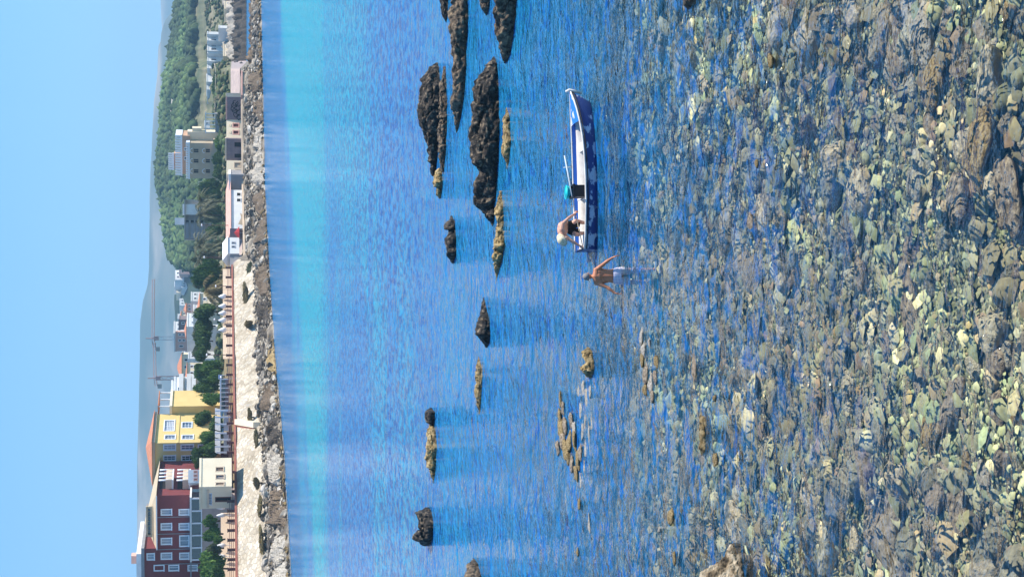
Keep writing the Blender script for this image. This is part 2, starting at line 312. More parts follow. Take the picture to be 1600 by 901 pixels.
# ------------------------------------------------------------------ SEABED
def bed_z(x, y):
    base = ip(y, [(8, -0.30), (16, -0.42), (22, -0.60), (28, -0.72), (36, -0.85), (48, -1.15), (70, -2.0), (110, -3.5), (400, -5.0)])
    amp = 0.10 if y < 60 else 0.4
    f = 0.55 if y < 60 else 0.12
    return base + amp*2.0*noise.noise((x*f, y*f, 3.3)) + 0.05*noise.noise((x*2.1, y*2.1, 9.1))
def make_bed():
    xs = np.concatenate([np.linspace(-14, 14, 210)]); ys = np.concatenate([np.linspace(6, 60, 330), [60.5]])
    V = [(x, y, bed_z(x, y) - (1.2 if y > 60.2 else 0)) for x in xs for y in ys]
    me = mesh_np('seabed', V, grid_faces(len(xs), len(ys)), True)
    m, nn, ll, bs = nodes_of('pebbly_seabed'); bs.inputs['Roughness'].default_value = 0.95; bs.inputs['Specular IOR Level'].default_value = 0.1
    tc = nn.new('ShaderNodeTexCoord')
    vo = nn.new('ShaderNodeTexVoronoi'); vo.inputs['Scale'].default_value = 13; ll.new(tc.outputs['Object'], vo.inputs['Vector'])
    sp = nn.new('ShaderNodeSeparateColor'); ll.new(vo.outputs['Color'], sp.inputs[0])
    r = ramp(nn, [(0.0, (0.06, 0.055, 0.035)), (0.35, (0.16, 0.155, 0.10)), (0.7, (0.27, 0.25, 0.17)), (1.0, (0.48, 0.42, 0.30))]); ll.new(sp.outputs[0], r.inputs[0])
    nz = nn.new('ShaderNodeTexNoise'); nz.inputs['Scale'].default_value = 0.8; nz.inputs['Detail'].default_value = 7; nz.inputs['Roughness'].default_value = 0.65; ll.new(tc.outputs['Object'], nz.inputs['Vector'])
    r2 = ramp(nn, [(0.34, (0.30, 0.26, 0.22)), (0.48, (0.75, 0.80, 0.68)), (0.66, (1.25, 1.4, 1.15))]); ll.new(nz.outputs['Fac'], r2.inputs[0])
    mx = nn.new('ShaderNodeMix'); mx.data_type = 'RGBA'; mx.blend_type = 'MULTIPLY'; mx.inputs[0].default_value = 1; ll.new(r.outputs[0], mx.inputs[6]); ll.new(r2.outputs[0], mx.inputs[7]); ll.new(mx.outputs[2], bs.inputs['Base Color'])
    b = nn.new('ShaderNodeBump'); b.inputs['Distance'].default_value = 0.05; b.invert = True; ll.new(vo.outputs['Distance'], b.inputs['Height']); ll.new(b.outputs[0], bs.inputs['Normal'])
    o = link('seabed', me, m); tag(o, kind='structure')
    xs = np.linspace(-600, 600, 90); ys = np.linspace(54, 640, 90)
    V = [(x, y, bed_z(x, y)-(0.5 if y < 62 else 0)) for x in xs for y in ys]
    o2 = link('seabed_offshore', mesh_np('seabed_offshore', V, grid_faces(90, 90), True), m); tag(o2, kind='structure')
    for x0, x1 in ((-600, -14), (14, 600)):
        xs = np.linspace(x0, x1, 60); ys = np.linspace(-60, 60, 30)
        V = [(x, y, bed_z(x, max(y, 8))) for x in xs for y in ys]
        tag(link('seabed_inshore', mesh_np('seabed_inshore', V, grid_faces(60, 30), True), m), kind='structure')
    xs = np.linspace(-14, 14, 15); ys = np.linspace(-60, 6, 12)
    tag(link('seabed_inshore', mesh_np('seabed_inshore', [(x, y, bed_z(x, 8)) for x in xs for y in ys], grid_faces(15, 12), True), m), kind='structure')
make_bed()

# stones: shared meshes
def stone_mesh(name, seed, sub, flat=0.55, rough=0.28, cut=False, pl=(0.55, 0.85)):
    bm = bmesh.new(); bmesh.ops.create_icosphere(bm, subdivisions=sub, radius=1.0)
    rs = random.Random(seed); off = Vector((rs.uniform(0, 99), rs.uniform(0, 99), rs.uniform(0, 99)))
    planes = [(Vector((rs.gauss(0, 1), rs.gauss(0, 1), rs.gauss(0, 0.7))).normalized(), rs.uniform(*pl)) for _ in range(9)]
    for v in bm.verts:
        p = v.co.copy()
        for n, d in planes:
            k = p.dot(n)
            if k > d: p -= n*(k-d)*0.85
        p += p.normalized()*(rough*noise.noise(p*1.3+off) + rough*0.35*noise.noise(p*3.5+off) + (rough*0.15*noise.noise(p*9+off) if sub > 2 else 0))
        v.co = Vector((p.x*1.05, p.y*0.85, p.z*flat))
    if cut:
        bmesh.ops.delete(bm, geom=[v for v in bm.verts if v.co.z < -0.3*flat], context='VERTS')
    for f in bm.faces: f.smooth = True
    me = bpy.data.meshes.new(name); bm.to_mesh(me); bm.free(); return me
def co_of(me):
    V = np.empty(len(me.vertices)*3, np.float32); me.vertices.foreach_get('co', V); return V.reshape(-1, 3)
def tri_of(me):
    me.calc_loop_triangles(); T = np.empty(len(me.loop_triangles)*3, np.int32); me.loop_triangles.foreach_get('vertices', T); return T.reshape(-1, 3)
def scatter_mesh(name, protos, P, S, cols, mat, tilt=0.3, smooth=True):
    """many copies joined into one mesh; P positions, S scales, cols rgb per copy"""
    Vs, Fs, Cs = [], [], []; n0 = 0
    data = [(co_of(m), tri_of(m)) for m in protos]
    for i, (p, s) in enumerate(zip(P, S)):
        V, T = data[i % len(data)]
        e = Matrix.Rotation(random.uniform(0, 6.283), 3, 'Z') @ Matrix.Rotation(random.uniform(-tilt, tilt), 3, 'X') @ Matrix.Rotation(random.uniform(-tilt, tilt), 3, 'Y')
        R = np.array(e)*s
        Vs.append(V @ R.T + np.asarray(p)); Fs.append(T+n0); n0 += len(V); Cs.append(np.repeat([cols[i]], len(V), 0))
    V = np.concatenate(Vs); me = mesh_np(name, V, np.concatenate(Fs), smooth)
    C = np.ones((len(V), 4), np.float32); C[:, :3] = np.concatenate(Cs)
    a = me.color_attributes.new('Col', 'FLOAT_COLOR', 'POINT'); a.data.foreach_set('color', C.ravel())
    return link(name, me, mat)
PEB = [stone_mesh('pebble', 10+i, 2 if i < 1 else 1, 0.62, 0.2, True, (0.82, 1.0)) for i in range(9)]
ROCK3 = [stone_mesh('boulder', 50+i, 4, 0.62, 0.35) for i in range(8)]
ROCK2 = [stone_mesh('small_boulder', 80+i, 3, 0.6, 0.32) for i in range(8)]
PAL = np.array([(0.17, 0.165, 0.125), (0.20, 0.205, 0.14), (0.29, 0.28, 0.20), (0.20, 0.17, 0.125), (0.44, 0.42, 0.31), (0.25, 0.19, 0.15), (0.19, 0.215, 0.155), (0.60, 0.52, 0.38), (0.09, 0.08, 0.06), (0.36, 0.27, 0.15)])*np.array((1.34, 1.30, 1.12))
PALP = np.array([.14, .24, .21, .12, .06, .06, .11, .01, .03, .02])
peb_mat = M_attr('pebble_stone', 0.85, 14, 0.006, amp=(0.75, 1.25))
def pebbles():
    P, S, C = [], [], []
    n = 0
    while n < 27000:
        y = 13.5 + 22.5*random.random()**0.9; x = random.uniform(-0.24, 0.24)*y
        k = noise.noise((x*0.5, y*0.5, 20.0))
        s = min(0.21, 0.019*math.exp(abs(random.gauss(0, 0.88)))) * (1.25 if k > 0.1 else 0.95) * (1.0 + 0.018*(y-14))
        z = bed_z(x, y); P.append((x, y, z + s*0.12)); S.append(s)
        c = PAL[RNG.choice(len(PAL), p=PALP)]*random.uniform(0.75, 1.25)
        # weedy darker patches and warmer patches on the sea floor
        k2 = noise.noise((x*0.35+5, y*0.28, 41.0))
        c = c*(1.0+0.6*noise.noise((x*0.6, y*0.5, 77.0)))
        if k2 > 0.12: c = c*np.array((0.98, 0.90, 0.80))
        elif k2 < -0.1: c = c*np.array((1.02, 1.08, 0.92))*1.22
        C.append(c); n += 1
    o = scatter_mesh('seabed_pebbles', PEB, P, S, C, peb_mat)
    tag(o, 'pebbles and shingle lying thick on the shallow seabed under the clear water', 'pebbles', kind='stuff')
pebbles()
stone_rand = M_random('seabed_stone', [(0, (0.13, 0.12, 0.09)), (0.25, (0.24, 0.23, 0.17)), (0.5, (0.23, 0.18, 0.14)), (0.75, (0.36, 0.33, 0.24)), (1, (0.46, 0.38, 0.26))], 3.5, 0.9, 0.08)
def bed_stones():
    meshes = []
    for m in ROCK2:
        c = m.copy(); c.materials.append(stone_rand); meshes.append(c)
    for i in range(280):
        y = 14.5 + 19.0*random.random(); x = random.uniform(-0.205, 0.205)*y
        k = noise.noise((x*0.45+8, y*0.35, 60.0))
        s = random.uniform(0.10, 0.24)*(1.6 if k > 0.1 else 1.0)*(1.0+0.01*(y-14))
        o = link('seabed_stone', meshes[i % 8], None)
        z = bed_z(x, y); s = min(s, 1.2*(-0.12 - z)) if z < -0.25 else 0.1
        o.location = (x, y, z+s*0.08); o.scale = (s*random.uniform(1.0, 1.5), s, s*random.uniform(0.8, 1.15)); o.rotation_euler = (random.uniform(-.25, .25), random.uniform(-.25, .25), random.uniform(-0.7, 0.7))
        q = x/y; reg = ('nearest the camera' if y < 19.5 else 'halfway to the boat' if y < 25 else 'in the shallows near the boat') + (', left side' if q < -0.065 else ', right side' if q > 0.065 else ', middle')
        tag(o, 'rounded stone among the pebbles '+reg, 'stone', 'stones scattered over the shallow seabed')
bed_stones()

# ------------------------------------------------------------------ ROCKS IN THE WATER
def rock_ridge(name, label, mat, samples, hfrac=0.7, step=None, group=None, rough=1.0, m=52, cat='rock', seed=None):
    """samples: (py, px of the crest, px where it meets the water on the near side)"""
    seed = seed if seed is not None else random.uniform(0, 500)
    samples = sorted(samples); y0, y1 = samples[0][0], samples[-1][0]
    tt = [(s[0], s[1]) for s in samples]; bb = [(s[0], s[2]) for s in samples]
    mid = (y0+y1)/2; D0 = onz(ip(mid, bb), mid).y; sc = F/(D0*CP+H*SP)
    step = step or 0.9
    n = max(10, int((y1-y0)/step)); sind = H/D0
    V = np.zeros((n, m, 3)); org = onz(ip(mid, bb), mid)
    for i in range(n):
        py = y0 + (y1-y0)*i/(n-1); pb, pt = ip(py, bb), ip(py, tt); A = max(0.5, pb-pt)
        env = min(1.0, 6.0*min(i, n-1-i)/(n-1)+0.12)
        A *= 0.55+0.45*env
        f = onz(pb, py); h = (0.5*hfrac+0.5)*A/sc; dep = max(0.25, min(1.5, 1.4*h+0.2))
        fq = 1.0 if h > 0.35 else 1.8; amp = min(0.26, h*0.36+0.02)*rough
        for j in range(m):
            th = math.pi*(j/(m-1)*1.3-0.15); c, s_ = math.cos(th), math.sin(th)
            zz = h*(abs(s_)**0.75 if s_ > 0 else -abs(s_)*1.4)
            y = f.y + dep/2*(1-c*abs(c)**0.15 if c > 0 else 1+abs(c)**1.15)
            nrm = Vector((0, -c, max(0.2, s_)*0.8)).normalized()
            q = Vector((f.x*1.0, y*0.9, zz*1.7))*fq + Vector((seed, 0, 0)); q3 = Vector((f.x, y, zz))
            q2 = q + Vector((noise.noise(q*1.5), noise.noise(q*1.5+Vector((7, 0, 0))), noise.noise(q*1.5+Vector((0, 7, 0)))))*0.35
            dist = noise.voronoi(q2*1.15)[0]; crack = min(1.0, (dist[1]-dist[0])*3.5)
            cell = noise.noise(noise.voronoi(q2*1.15)[1][0]*5.1)
            d = amp*(0.8*noise.noise(q*0.9) + 0.75*cell + 0.40*(crack-0.8) + 0.34*noise.noise(q*2.9) + 0.20*noise.noise(q*6.5)) + 0.03*noise.noise(q3*8+Vector((seed, 0, 0)))
            V[i, j] = (f.x-org.x + amp*0.5*noise.noise(q+Vector((31, 0, 0))), y-org.y+nrm.y*d, zz-0.04+nrm.z*d)
    me = mesh_np(name, V.reshape(-1, 3), grid_faces(n, m))
    bm = bmesh.new(); bm.from_mesh(me); bmesh.ops.recalc_face_normals(bm, faces=bm.faces); bm.to_mesh(me); bm.free()
    for k, p in enumerate(me.polygons): p.use_smooth = False
    o = link(name, me, MAT[mat], loc=(org.x, org.y, 0)); tag(o, label, cat, group); return o
REEF = 'rocks breaking the surface off the shore'
RR = [
 ('reef_rock', 'longest black rock of the reef, rugged crest, beside the tan ledge nearest the boat', 'rock_dark', [(88,768,772),(100,752,777),(130,740,780),(170,737,780),(210,735,780),(250,736,779),(268,744,777),(285,738,777),(300,738,776),(320,741,773),(340,752,773),(354,766,770)], .8),
 ('reef_rock', 'tallest broad black rock on the seaward side of the reef', 'rock_dark', [(97,678,684),(105,660,686),(130,656,688),(150,654,688),(170,650,688),(200,656,687),(230,662,685),(250,668,683),(274,670,680)], .8),
 ('reef_ledge', 'low brown ledge lying in front of the tallest broad black rock', 'rock_brown', [(104,688,696),(140,684,698),(180,682,699),(230,682,697),(268,682,694)], .6),
 ('reef_ledge', 'short tan ledge trailing off the left end of the tallest broad black rock', 'rock_tan', [(262,676,690),(285,673,692),(309,680,689)], .6),
 ('reef_rock', 'narrow dark ridge of rock running out of frame between the two big reef rocks', 'rock_brown', [(-60,706,732),(0,704,731),(40,704,731),(80,704,729),(110,706,728),(140,708,726),(170,705,722),(195,706,718),(208,711,714)], .8),
 ('weedy_ledge', 'ochre weedy ledge at the foot of the longest black rock', 'rock_tan', [(166,789,792),(185,784,797),(220,783,798),(250,786,796),(267,789,792)], .55),
 ('weedy_ledge', 'long low brown and ochre ledge trailing from the left end of the longest black rock', 'rock_tan', [(298,774,784),(340,770,787),(365,770,787),(385,765,788),(405,768,785),(425,771,779),(442,773,776)], .55),
 ('reef_rock', 'brown knobbly rock nearest the camera at the right edge of the reef', 'rock_brown', [(-60,766,812),(0,770,808),(20,772,806),(60,774,801),(85,776,797),(97,782,792)], .75),
 ('reef_rock', 'small ochre-brown rock tip cut by the picture edge behind the knobbly brown rock', 'rock_brown', [(-40,744,768),(0,749,766),(12,752,765),(23,757,761)], .7),
 ('reef_rock', 'small black rock tip cut by the picture edge beyond the narrow dark ridge', 'rock_dark', [(-50,684,702),(0,686,700),(20,688,700),(35,694,698)], .75),
 ('reef_rock', 'isolated small black rock left of the tallest broad rock', 'rock_dark', [(337,702,706),(345,697,710),(370,694,713),(395,697,713),(411,702,709)], .75),
 ('reef_rock', 'triangular dark rock standing alone in open water above the bather', 'rock_dark', [(463,754,756),(480,750,760),(500,747,764),(525,744,767),(534,750,765),(543,755,761)], .8),
 ('weedy_ledge', 'thin pale-topped ochre rock left of the triangular dark rock', 'rock_tan', [(557,745,749),(575,741,753),(600,741,753),(620,741,752),(647,746,750)], .65),
 ('reef_rock', 'tan ridge with a black knob at one end, far left water', 'rock_tan', [(662,667,678),(675,662,681),(700,659,683),(720,661,681),(740,668,680),(757,674,677)], .65),
 ('reef_rock', 'black knob at the right end of the tan ridge', 'rock_dark', [(638,666,676),(645,660,680),(655,661,680),(664,668,678)], .7),
 ('reef_rock', 'squat black block of rock left of the tan ridge', 'rock_dark', [(794,655,672),(803,648,676),(825,646,677),(845,647,676),(853,654,670)], .8),
 ('reef_rock', 'pointed brown rock cut by the picture edge at far left', 'rock_brown', [(873,736,742),(882,727,748),(900,724,752),(925,724,754),(950,735,748)], .8),
 ('weedy_rock', 'knobbly ochre rock at the tip of the brown stone heap, left of the bather', 'rock_tan', [(542,916,921),(552,906,927),(565,911,929),(575,903,929),(590,910,924)], .65),
 ('weedy_rock', 'long flat weedy brown rock barely breaking the surface in the shallows', 'rock_tan', [(642,1094,1098),(655,1089,1102),(680,1088,1103),(700,1089,1103),(713,1094,1100)], .6),
 ('weedy_rock', 'small dark rock tip at the right picture edge above the shallows', 'rock_brown', [(-20,1064,1084),(0,1066,1084),(12,1072,1080)], .6),
]
for r in RR: rock_ridge(r[0], r[1], MAT and r[2], r[3], r[4], group=None)
# big pale and brown boulder at the lower left, built of several faceted lobes
def foreground_boulder():
    me = stone_mesh('foreground_boulder', 313, 6, 0.95, 0.35)
    V = co_of(me)
    c = onz(1160, 905)
    for i in range(len(V)):
        p = Vector(V[i]); q = p*2.2+Vector((9, 3, 1))
        st = noise.noise(Vector((round(q.x*1.6+q.z), round(q.y*1.6-q.x), round(q.z*2.0))))
        p += p.normalized()*(0.05*noise.noise(q*2.5) + 0.03*noise.noise(q*7) + 0.13*st)
        V[i] = p
    me.vertices.foreach_set('co', V.ravel()); me.update()
    for p in me.polygons: p.use_smooth = False
    o = link('foreground_boulder', me, MAT['boulder'], loc=(c.x-0.05, c.y+0.25, 0.06)); o.scale = (0.78, 0.50, 0.55); o.rotation_euler = (0.1, 0.15, 0.3)
    tag(o, 'big craggy pale and brown boulder rising from the shallows at the left edge', 'boulder')
foreground_boulder()

tan_r = [m.copy() for m in ROCK2]; [m.materials.append(MAT['rock_tan']) for m in tan_r]
brn_r = [m.copy() for m in ROCK2]; [m.materials.append(MAT['stone_brown']) for m in brn_r]
pal_r = [m.copy() for m in ROCK2]; [m.materials.append(MAT['rock_pale']) for m in pal_r]
def px_stone(name, label, px, py, wpx, hpx, kind, zc=None, group=None, cat='stone', flat=None, hi=False):
    """a single stone, width and height given in pixels of the photograph, centre height zc"""
    zc = 0.0 if zc is None else zc
    p = onz(px, py, zc); sc = F/(p.y*CP+(H-zc)*SP); w = wpx/sc/2; sind = (H-zc)/p.y; h = hpx/sc/2
    src = {'tan': tan_r, 'brown': brn_r, 'pale': pal_r}[kind]
    o = link(name, src[random.randrange(8)]); o.location = p
    k = flat or 1.25
    o.scale = (w, min(w, h*2.2), h*k); o.rotation_euler = (random.uniform(-.1, .1), random.uniform(-.1, .1), random.uniform(-0.25, 0.25) + random.choice((0, math.pi)))
    tag(o, label, cat, group); return o
for (px, py, w, h, k, lab) in [
  (1118, 621, 12, 12, 'tan', 'small round ochre stone poking up right of the long flat weedy rock'),
  (1118, 718, 28, 13, 'tan', 'ochre and black stone poking up just left of the long flat weedy rock'),
  (1050, 805, 32, 16, 'tan', 'knobbly ochre stone standing clear in the shallows beyond the craggy boulder'),
  (1031, 826, 12, 8, 'pale', 'tiny pale stone beside the knobbly ochre stone in the left shallows'),
  (1054, 869, 26, 9, 'tan', 'smooth ochre stone awash in the shallows beyond the craggy boulder'),
  (1205, 95, 28, 15, 'tan', 'bright yellow-ochre stone alone in the right-hand shallows'),
  (1183, 255, 16, 12, 'tan', 'pale ochre stone in the cobble strip towards the bright yellow-ochre one'),
  (1173, 345, 34, 11, 'brown', 'brown stone at the left end of the cobble strip on the right shallows'),
  (906, 788, 18, 10, 'tan', 'small ochre stone awash left of the brown stone heap'),
  (921, 820, 36, 7, 'pale', 'white sliver of stone awash left of the brown stone heap'),
  (903, 862, 16, 9, 'tan', 'smallest ochre stone awash furthest left of the brown stone heap'),
  (1026, 566, 24, 10, 'tan', 'round yellow stone beside the pale cluster of slabs in the middle shallows'),
  (1085, 575, 60, 9, 'brown', 'grey-brown weedy stone strip right of the long flat weedy rock'),
 ]:
    px_stone('shallows_stone', lab, px, py, w, h, k)
hp = [(876,650,24,9,'tan'),(884,665,26,10,'brown'),(893,655,22,9,'brown'),(880,685,26,12,'brown'),(890,690,28,11,'tan'),(872,700,22,9,'brown'),(898,672,24,8,'pale'),(888,712,22,10,'tan'),(895,725,24,10,'brown'),(901,738,20,9,'tan'),(907,705,26,7,'brown'),(880,640,20,7,'brown'),(876,625,20,6,'tan')]
pl = [(912,605,34,7),(918,625,36,6),(908,640,28,7),(915,655,40,5),(921,680,42,5),(911,668,30,6),(923,610,24,6),(916,700,30,6),(905,612,22,6),(926,660,26,5),(914,730,26,6),(908,752,24,6)]
s13 = [(1003,525,26,7,'pale'),(1006,545,24,8,'pale'),(1004,560,22,9,'tan'),(1010,582,30,9,'brown'),(1017,600,26,9,'pale'),(1009,605,24,9,'tan'),(1024,588,20,8,'brown'),(1020,618,20,8,'brown'),(1015,535,16,6,'pale')]

CW = {'tan': 'ochre', 'brown': 'brown', 'pale': 'pale'}
hp += [(878,672,30,12,'tan'),(886,705,30,12,'tan'),(899,690,30,9,'tan'),(904,720,28,8,'tan')]
ORD = ['first', 'second', 'third', 'fourth', 'fifth', 'sixth', 'seventh', 'eighth', 'ninth', 'tenth', 'eleventh', 'twelfth', 'thirteenth', 'fourteenth', 'fifteenth', 'sixteenth', 'last']
hp.sort(key=lambda t: t[1]); pl.sort(key=lambda t: t[1]); s13.sort(key=lambda t: t[1])
for i, (px, py, w, h, k) in enumerate(hp):
    px_stone('heap_stone', '%s stone, %s of the half-drowned brown heap counting away from the bather' % (CW[k], ORD[i]), px, py, w*1.3, h*1.35, k, 0.01, 'stones of the half-drowned brown heap')
for i, (px, py, w, h) in enumerate(pl):
    px_stone('slab_stone', 'flat pale awash slab beside the brown heap, %s counting away from the bather' % ORD[i], px, py, w*1.2, h*1.4, 'pale', -0.02, 'pale flat stones beside the brown heap', flat=1.0)
for i, (px, py, w, h, k) in enumerate(s13):
    px_stone('cluster_stone', '%s stone, %s in the middle shallows cluster counting away from the bather' % (CW[k], ORD[i]), px, py, w*1.3, h*1.3, k, 0.0, 'slabs of the pale stone cluster in the middle shallows')
# large stones on the sea floor near the camera
big = [
 (1010,640,60,16,'tan','tan drowned slab left of the middle shallows cluster'), (1040,600,50,14,'tan','golden drowned slab nearer than the middle shallows cluster'),
 (1180,200,50,14,'pale','cream cobble patch stone towards the bright yellow-ochre stone'), (1190,290,60,14,'pale','long cream cobble in the right-hand cobble strip'),
 (1500,100,90,26,'brown','flat grey-brown slab between the green gravel and the right foreground cluster'), (1425,20,80,34,'pale','cream boulder at the right picture edge of the foreground cluster'),
 (1385,40,100,30,'tan','warm tan slab at the right picture edge behind the foreground cluster'), (1475,85,70,30,'tan','warm tan stone in the middle of the right foreground cluster'),
 (1450,200,70,24,'brown','dull brown stone between the foreground cluster and the golden-brown boulder'), (1540,190,60,30,'tan','yellowish stone at the right end of the golden-brown boulder'),
 (1405,75,120,40,'brown','long pale ridge slab on the seabed in the right foreground cluster'),
 (1440,50,110,44,'pale','widest pale boulder of the right foreground seabed cluster'),
 (1462,120,110,36,'tan','mottled tan boulder at the end of the right foreground seabed cluster'),
 (1392,110,60,26,'pale','small cream stone at the near end of the right foreground seabed cluster'),
 (1420,130,44,22,'pale','pinkish-cream stone wedged at the left of the right foreground seabed cluster'),
 (1480,40,60,30,'brown','dark rounded stone on the near side of the right foreground seabed cluster'),
 (1532,245,130,54,'tan','large golden-brown boulder on the seabed, right foreground'),
 (1500,315,90,56,'brown','round mauve-brown boulder beside the large golden-brown one on the seabed'),
 (1575,300,130,40,'brown','long brown boulder nearest the camera on the right'),
 (1585,20,60,60,'tan','tan boulder in the nearest right corner of the seabed'),
 (1550,85,60,24,'pale','lone cream stone on green gravel in the right foreground'),
 (1420,470,130,30,'brown','long mauve ridge stone with a blue shadow in the middle foreground'),
 (1438,530,30,12,'pale','small cream oval stone below the long mauve ridge stone'),
 (1345,425,70,28,'brown','grey hump of stone in the middle distance of the seabed'),
 (1385,540,60,20,'brown','brown stone between the mauve ridge stone and the green gravel'),
 (1460,675,80,42,'tan','knobbly brown boulder with gold patch on the left foreground seabed'),
 (1448,740,40,18,'pale','squared pale-green stone left of the knobbly brown boulder'),
 (1513,727,50,24,'tan','squared yellow block stone on the left foreground seabed'),
 (1536,742,58,22,'pale','pale pinkish block stone beside the yellow block stone'),
 (1505,672,34,14,'pale','narrow cream stone right of the yellow block stone'),
 (1560,640,60,26,'brown','brown weedy stone in the near left foreground'),
 (1584,655,46,18,'tan','yellow-tan stone at the nearest edge, left of the middle'),
 (1340,720,44,26,'brown','dark round stone in the left middle seabed'),
 (1400,780,80,30,'brown','mauve stone with blue shadow, left middle seabed'),
 (1370,830,110,40,'brown','broad mauve slab far left on the seabed'),
 (1500,800,90,34,'brown','reddish-brown stone pair below the yellow block stone'),
 (1560,560,70,34,'brown','tan and brown stone ringed by blue shadow in the near foreground'),
 (1590,420,40,30,'brown','half-seen brown stone at the nearest edge, middle'),
 (1500,600,50,26,'brown','dull green-brown stone on the middle gravel'),
 (1240,730,26,9,'pale','bright cream oval stone in the left shallows'),
 (1205,655,26,8,'pale','small cream stone in the left shallows nearer the middle'),
 (1300,560,60,22,'brown','low brown stone among the middle shallows'),
 (1330,240,50,20,'brown','grey-green stone right of the middle shallows'),
 (1255,330,40,14,'brown','mauve-grey stone in the middle shallows'),
 (1345,90,70,24,'brown','dark weedy stone beyond the right foreground cluster'),
]
for (px, py, w, h, k, lab) in big:
    q = onz(px, py, -0.5); z = bed_z(q.x, q.y); hh = h/F*q.y*0.5
    px_stone('seabed_boulder', lab, px, py, w, h, k, max(z+hh*0.35, z+0.02) if z+hh*0.35 < -0.12 else -0.22, cat='boulder', flat=1.1)

# ================================================================== THE FAR SHORE: LAND
SHORE = [(-300, 404), (0, 408), (140, 411), (290, 414), (420, 421), (560, 430), (700, 443), (901, 454), (1150, 472)]
def shore_d(py): return onz(ip(py, SHORE), py).y
RIDGE = [(-300, 289), (0, 280), (50, 275), (80, 270), (110, 267), (140, 260), (180, 257), (220, 254), (290, 249), (305, 255), (330, 259), (360, 262), (380, 264), (400, 270), (410, 276), (432, 312), (520, 322), (640, 326), (1150, 330)]
CTRL = [-300, 0, 95, 108, 150, 290, 396, 412, 520, 600, 700, 901, 1150]
def zat(px, D): return H + D*(-SP-((px-800)/F)*CP)/(CP-((px-800)/F)*SP)
def stations(py):
    d = shore_d(py); r = ip(py, RIDGE)
    if py <= 100:
        return [(d-8, -2), (d, 0), (d+9, 1.7), (d+17, -1), (560, -0.3), (600, 4.9), (640, 6.5), (800, zat(322, 800)), (1050, zat(r, 1050)), (1500, -3)]
    if py <= 404:
        return [(d-8, -2), (d, 0), (d+14, 3.3), (d+20, 4.2), (d+33, 4.5), (d+46, 6.6), (450, 8.2), (620, zat(337, 620)), (1000, zat(r, 1000)), (1500, -3)]
    return [(d-8, -2), (d, 0), (d+13, 2.4), (d+21, 6.50), (d+21.6, 6.55), (d+33, 6.6), (d+80, 8.3), (620, 12.0), (900, zat(r, 900)), (1500, -3)]
def land_row(py):
    k0 = max(i for i, c in enumerate(CTRL) if c <= py) if py > CTRL[0] else 0
    k0 = min(k0, len(CTRL)-2); a, b = CTRL[k0], CTRL[k0+1]; t = (py-a)/(b-a)
    A, B = stations(a), stations(b); S = [(p[0]*(1-t)+q[0]*t, p[1]*(1-t)+q[1]*t) for p, q in zip(A, B)]
    ds = shore_d(py) - (shore_d(a)*(1-t)+shore_d(b)*t)
    for i in range(4 if py <= 100 else 6): S[i] = (S[i][0]+ds, S[i][1])
    rr = ip(py, RIDGE); S[8] = (S[8][0], zat(rr, S[8][0]))
    return S
SUB = [3, 8, 6, 2, 6, 8, 10, 14, 6]
PYS = np.concatenate([np.arange(-300, -20, 10), np.arange(-20, 930, 2.5), np.arange(935, 1150, 10)])
def xof(py, D): return (450.5-py)/F * D / (CP + 0.17*SP)
def land_pt(py, seg, t, S=None):
    S = S or land_row(py); D = S[seg][0]*(1-t)+S[seg+1][0]*t; z = S[seg][1]*(1-t)+S[seg+1][1]*t
    return Vector((xof(py, D), D, z))
def land_band(name, s0, s1, mat, rough, kind='structure', pys=PYS):
    V = []; cols = None
    for py in pys:
        S = land_row(py); row = []
        for sgm in range(s0, s1):
            n = SUB[sgm]
            for j in range(n + (1 if sgm == s1-1 else 0)):
                p = land_pt(py, sgm, j/n, S); rgh = rough(sgm) if callable(rough) else rough
                p.z += rgh*(noise.noise((p.x*0.12, p.y*0.12, 5))+0.6*noise.noise((p.x*0.5, p.y*0.5, 8)))*(0 if (j == 0 and sgm == s0 and sgm >= 3) else 1)
                row.append(tuple(p))
        cols = len(row); V += row
    o = link(name, mesh_np(name, V, grid_faces(len(pys), cols), True), mat); return tag(o, kind=kind)
MAT['shore_rock'] = M('shore_rock_ground', (0.07, 0.06, 0.048), (0.21, 0.175, 0.13), 0.35, 0.9, 0.4, 1.2, c3=(0.42, 0.36, 0.27), lo=0.38, hi=0.66)
MAT['revetment'] = M_masonry('revetment_stones', [(0, (0.38, 0.32, 0.24)), (0.4, (0.54, 0.46, 0.35)), (0.75, (0.62, 0.55, 0.44)), (1, (0.44, 0.40, 0.35))], (0.50, 0.42, 0.31), 1.4, 0.08)
MAT['hill_grass'] = M('dry_green_hillside', (0.075, 0.095, 0.045), (0.15, 0.145, 0.075), 0.03, 0.95, 0.3, 0.6, c3=(0.27, 0.23, 0.14), lo=0.38, hi=0.68, detail=8)
MAT['park_grass'] = M('straw_coloured_lawn', (0.25, 0.18, 0.085), (0.20, 0.15, 0.07), 0.12, 0.95, 0.1, 2)
MAT['path'] = M('pale_dirt_road', (0.42, 0.38, 0.30), None, 0.1, 0.95)
MAT['far_scrub'] = M('mountain_scrub', (0.07, 0.085, 0.05), (0.15, 0.14, 0.09), 0.0022, 0.95, 0, c3=(0.28, 0.24, 0.18), lo=0.35, hi=0.7, detail=10)
land_band('shore_rock_ground', 0, 2, MAT['shore_rock'], lambda s: 0.85)
p_right = PYS[PYS <= 408]; p_left = PYS[PYS >= 405]
land_band('beach_ground', 2, 4, MAT['shore_rock'], 0.35, pys=p_right)
land_band('beach_terrace', 4, 5, MAT['paving'], 0.05, pys=p_right)
land_band('sea_wall_slope', 2, 4, MAT['revetment'], 0.12, pys=p_left)
land_band('promenade', 4, 5, MAT['paving'], 0.0, pys=p_left)
land_band('lower_hillside', 5, 7, MAT['hill_grass'], lambda s: 0.5 if s == 5 else 1.5, pys=p_right)
